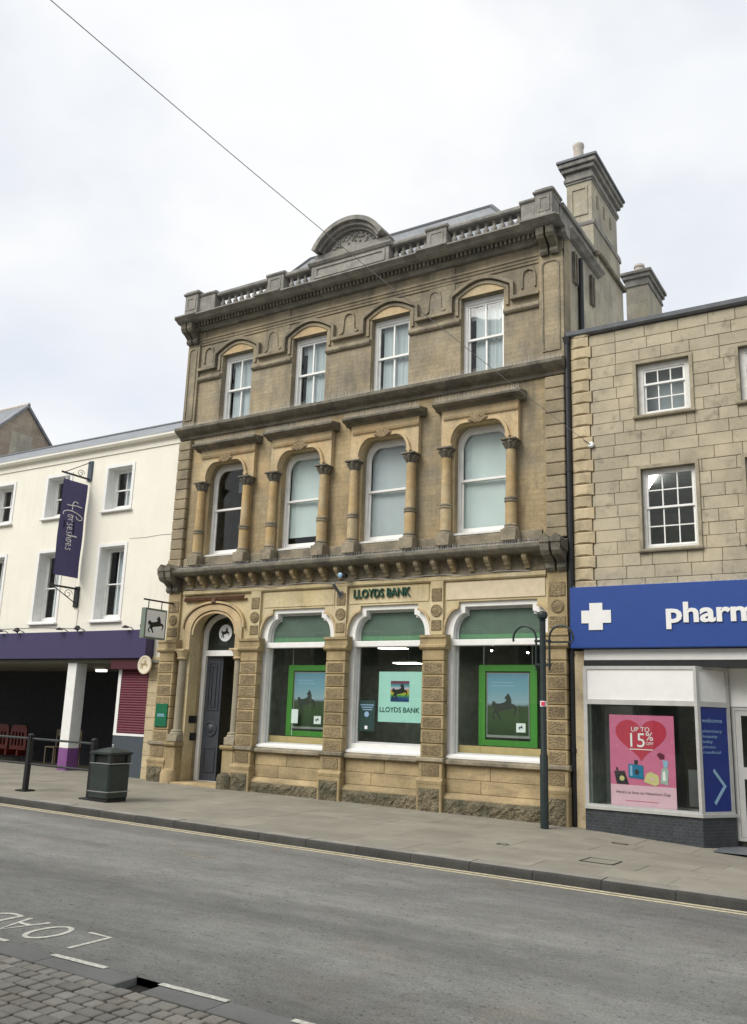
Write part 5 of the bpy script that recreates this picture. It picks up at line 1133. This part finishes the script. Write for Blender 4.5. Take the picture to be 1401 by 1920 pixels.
# basket post
px_, py_ = 10.2, -.9; pz = zp(px_, py_)
t = thing('basket_post', 'tall dark post with ball finial and arched hanging basket hooks in front of the bank', 'post', (px_, py_, pz))
obj('pole', MB().lathe([(.075, pz), (.075, pz+1.25), (.058, pz+1.3), (.056, 3.62)], px_, py_, 14), m_post, t, smooth=True)
obj('finial', MB().lathe([(.05, -.09), (.075, -.075), (.05, -.055), (.085, -.03), (.1, .03), (.085, .08), (.04, .105), (0, .11)], px_, py_, 16, 3.68), m_post, t, smooth=True)
for s in (-1, 1):
    pts = [(px_+s*.13, py_, 2.68), (px_+s*.13, py_, 3.26)]+[(px_+s*(.36-.23*math.cos(R(a))), py_, 3.27+.24*math.sin(R(a))) for a in range(10, 181, 15)]+[(px_+s*.59, py_, 3.22)]
    obj('hook', MB().tube(pts, .021, 8), m_post, t, smooth=True)
for z in (2.76, 3.2): obj('clamp', MB().cbox(px_-.16, px_+.16, py_-.03, py_+.03, z, z+.045, .008), m_post, t)
obj('hook_bar', MB().box(px_+.1, px_+.58, py_-.012, py_+.012, 3.18, 3.215), m_post, t)
obj('sticker', MB().lathe([(.0605, 2.02), (.0605, 2.12)], px_, py_, 14), m_signw, t, smooth=True); obj('sticker', MB().prism([(px_-.02, 2.035), (px_+.05, 2.035), (px_+.05, 2.105), (px_-.02, 2.105)], py_-.066, py_-.04), m_stick, t)
# overhead wire across the street
w = MB(); P0, P2 = Vector((10.92, -.06, 7.23)), Vector((8.65, -19.3, 9.66))
w.tube([P0.lerp(P2, i/40)-Vector((0, 0, .25*4*(i/40)*(1-i/40))) for i in range(41)], .0055, 5)
tag(obj('overhead_wire', w, m_wire), 'thin wire sloping across the sky to the pharmacy wall', 'wire')
iw = thing('wire_anchor', 'small white round wire anchor on the pharmacy wall', 'anchor', (10.92, -.05, 7.23))
obj('disc', MB().lathe([(.06, 0), (.06, .03), (.04, .05)], 0, 0, 14).xf(lambda x, y, z: (10.94+x, -.03-z, 7.22+y)), m_signw, iw, smooth=True); obj('hook', MB().tube([(10.94, -.07, 7.22), (10.9, -.1, 7.25), (10.8, -.08, 7.33)], .01, 5), m_black, iw)

# ------------------------------------------------------------------ the other side of the street (seen only in the glass)
for i, (x0, x1, h, mt) in enumerate(((-22, -8, 8.2, m_ash), (-7.9, 3, 7.2, m_gable), (3.1, 12, 8.0, m_cream), (12.1, 22, 7.0, m_ash), (22.1, 34, 8.4, m_gable))):
    lab = ['buff stone terrace house across the street at the far left', 'low brick terrace house across the street', 'cream terrace house across the street facing the bank', 'low buff terrace house across the street behind the camera', 'tall brick terrace house across the street at the far right'][i]
    t = thing('terrace_house', lab, 'house', ((x0+x1)/2, -20, 0), 'terrace across the street')
    obj('wall', MB().box(x0, x1, -27, -19.5, -.6, h), mt, t)
    obj('roof', MB().prism([(-27.3, h), (-19.2, h), (-23.2, h+2.6)], x0, x1, axis='x'), m_slate, t)
    n = int((x1-x0)/2.4)
    for k in range(n):
        xc = x0+(k+.5)*(x1-x0)/n
        for za, zb2 in ((.6, 2.6), (4, 5.8)):
            f = obj('window', MB().prism(rect(xc-.6, xc+.6, za, zb2), -19.5, -19.44, [rect(xc-.52, xc+.52, za+.08, zb2-.08)]), m_white, t); obj('pane', MB().box(xc-.5, xc+.5, -19.498, -19.48, za+.1, zb2-.1), m_horse, f)
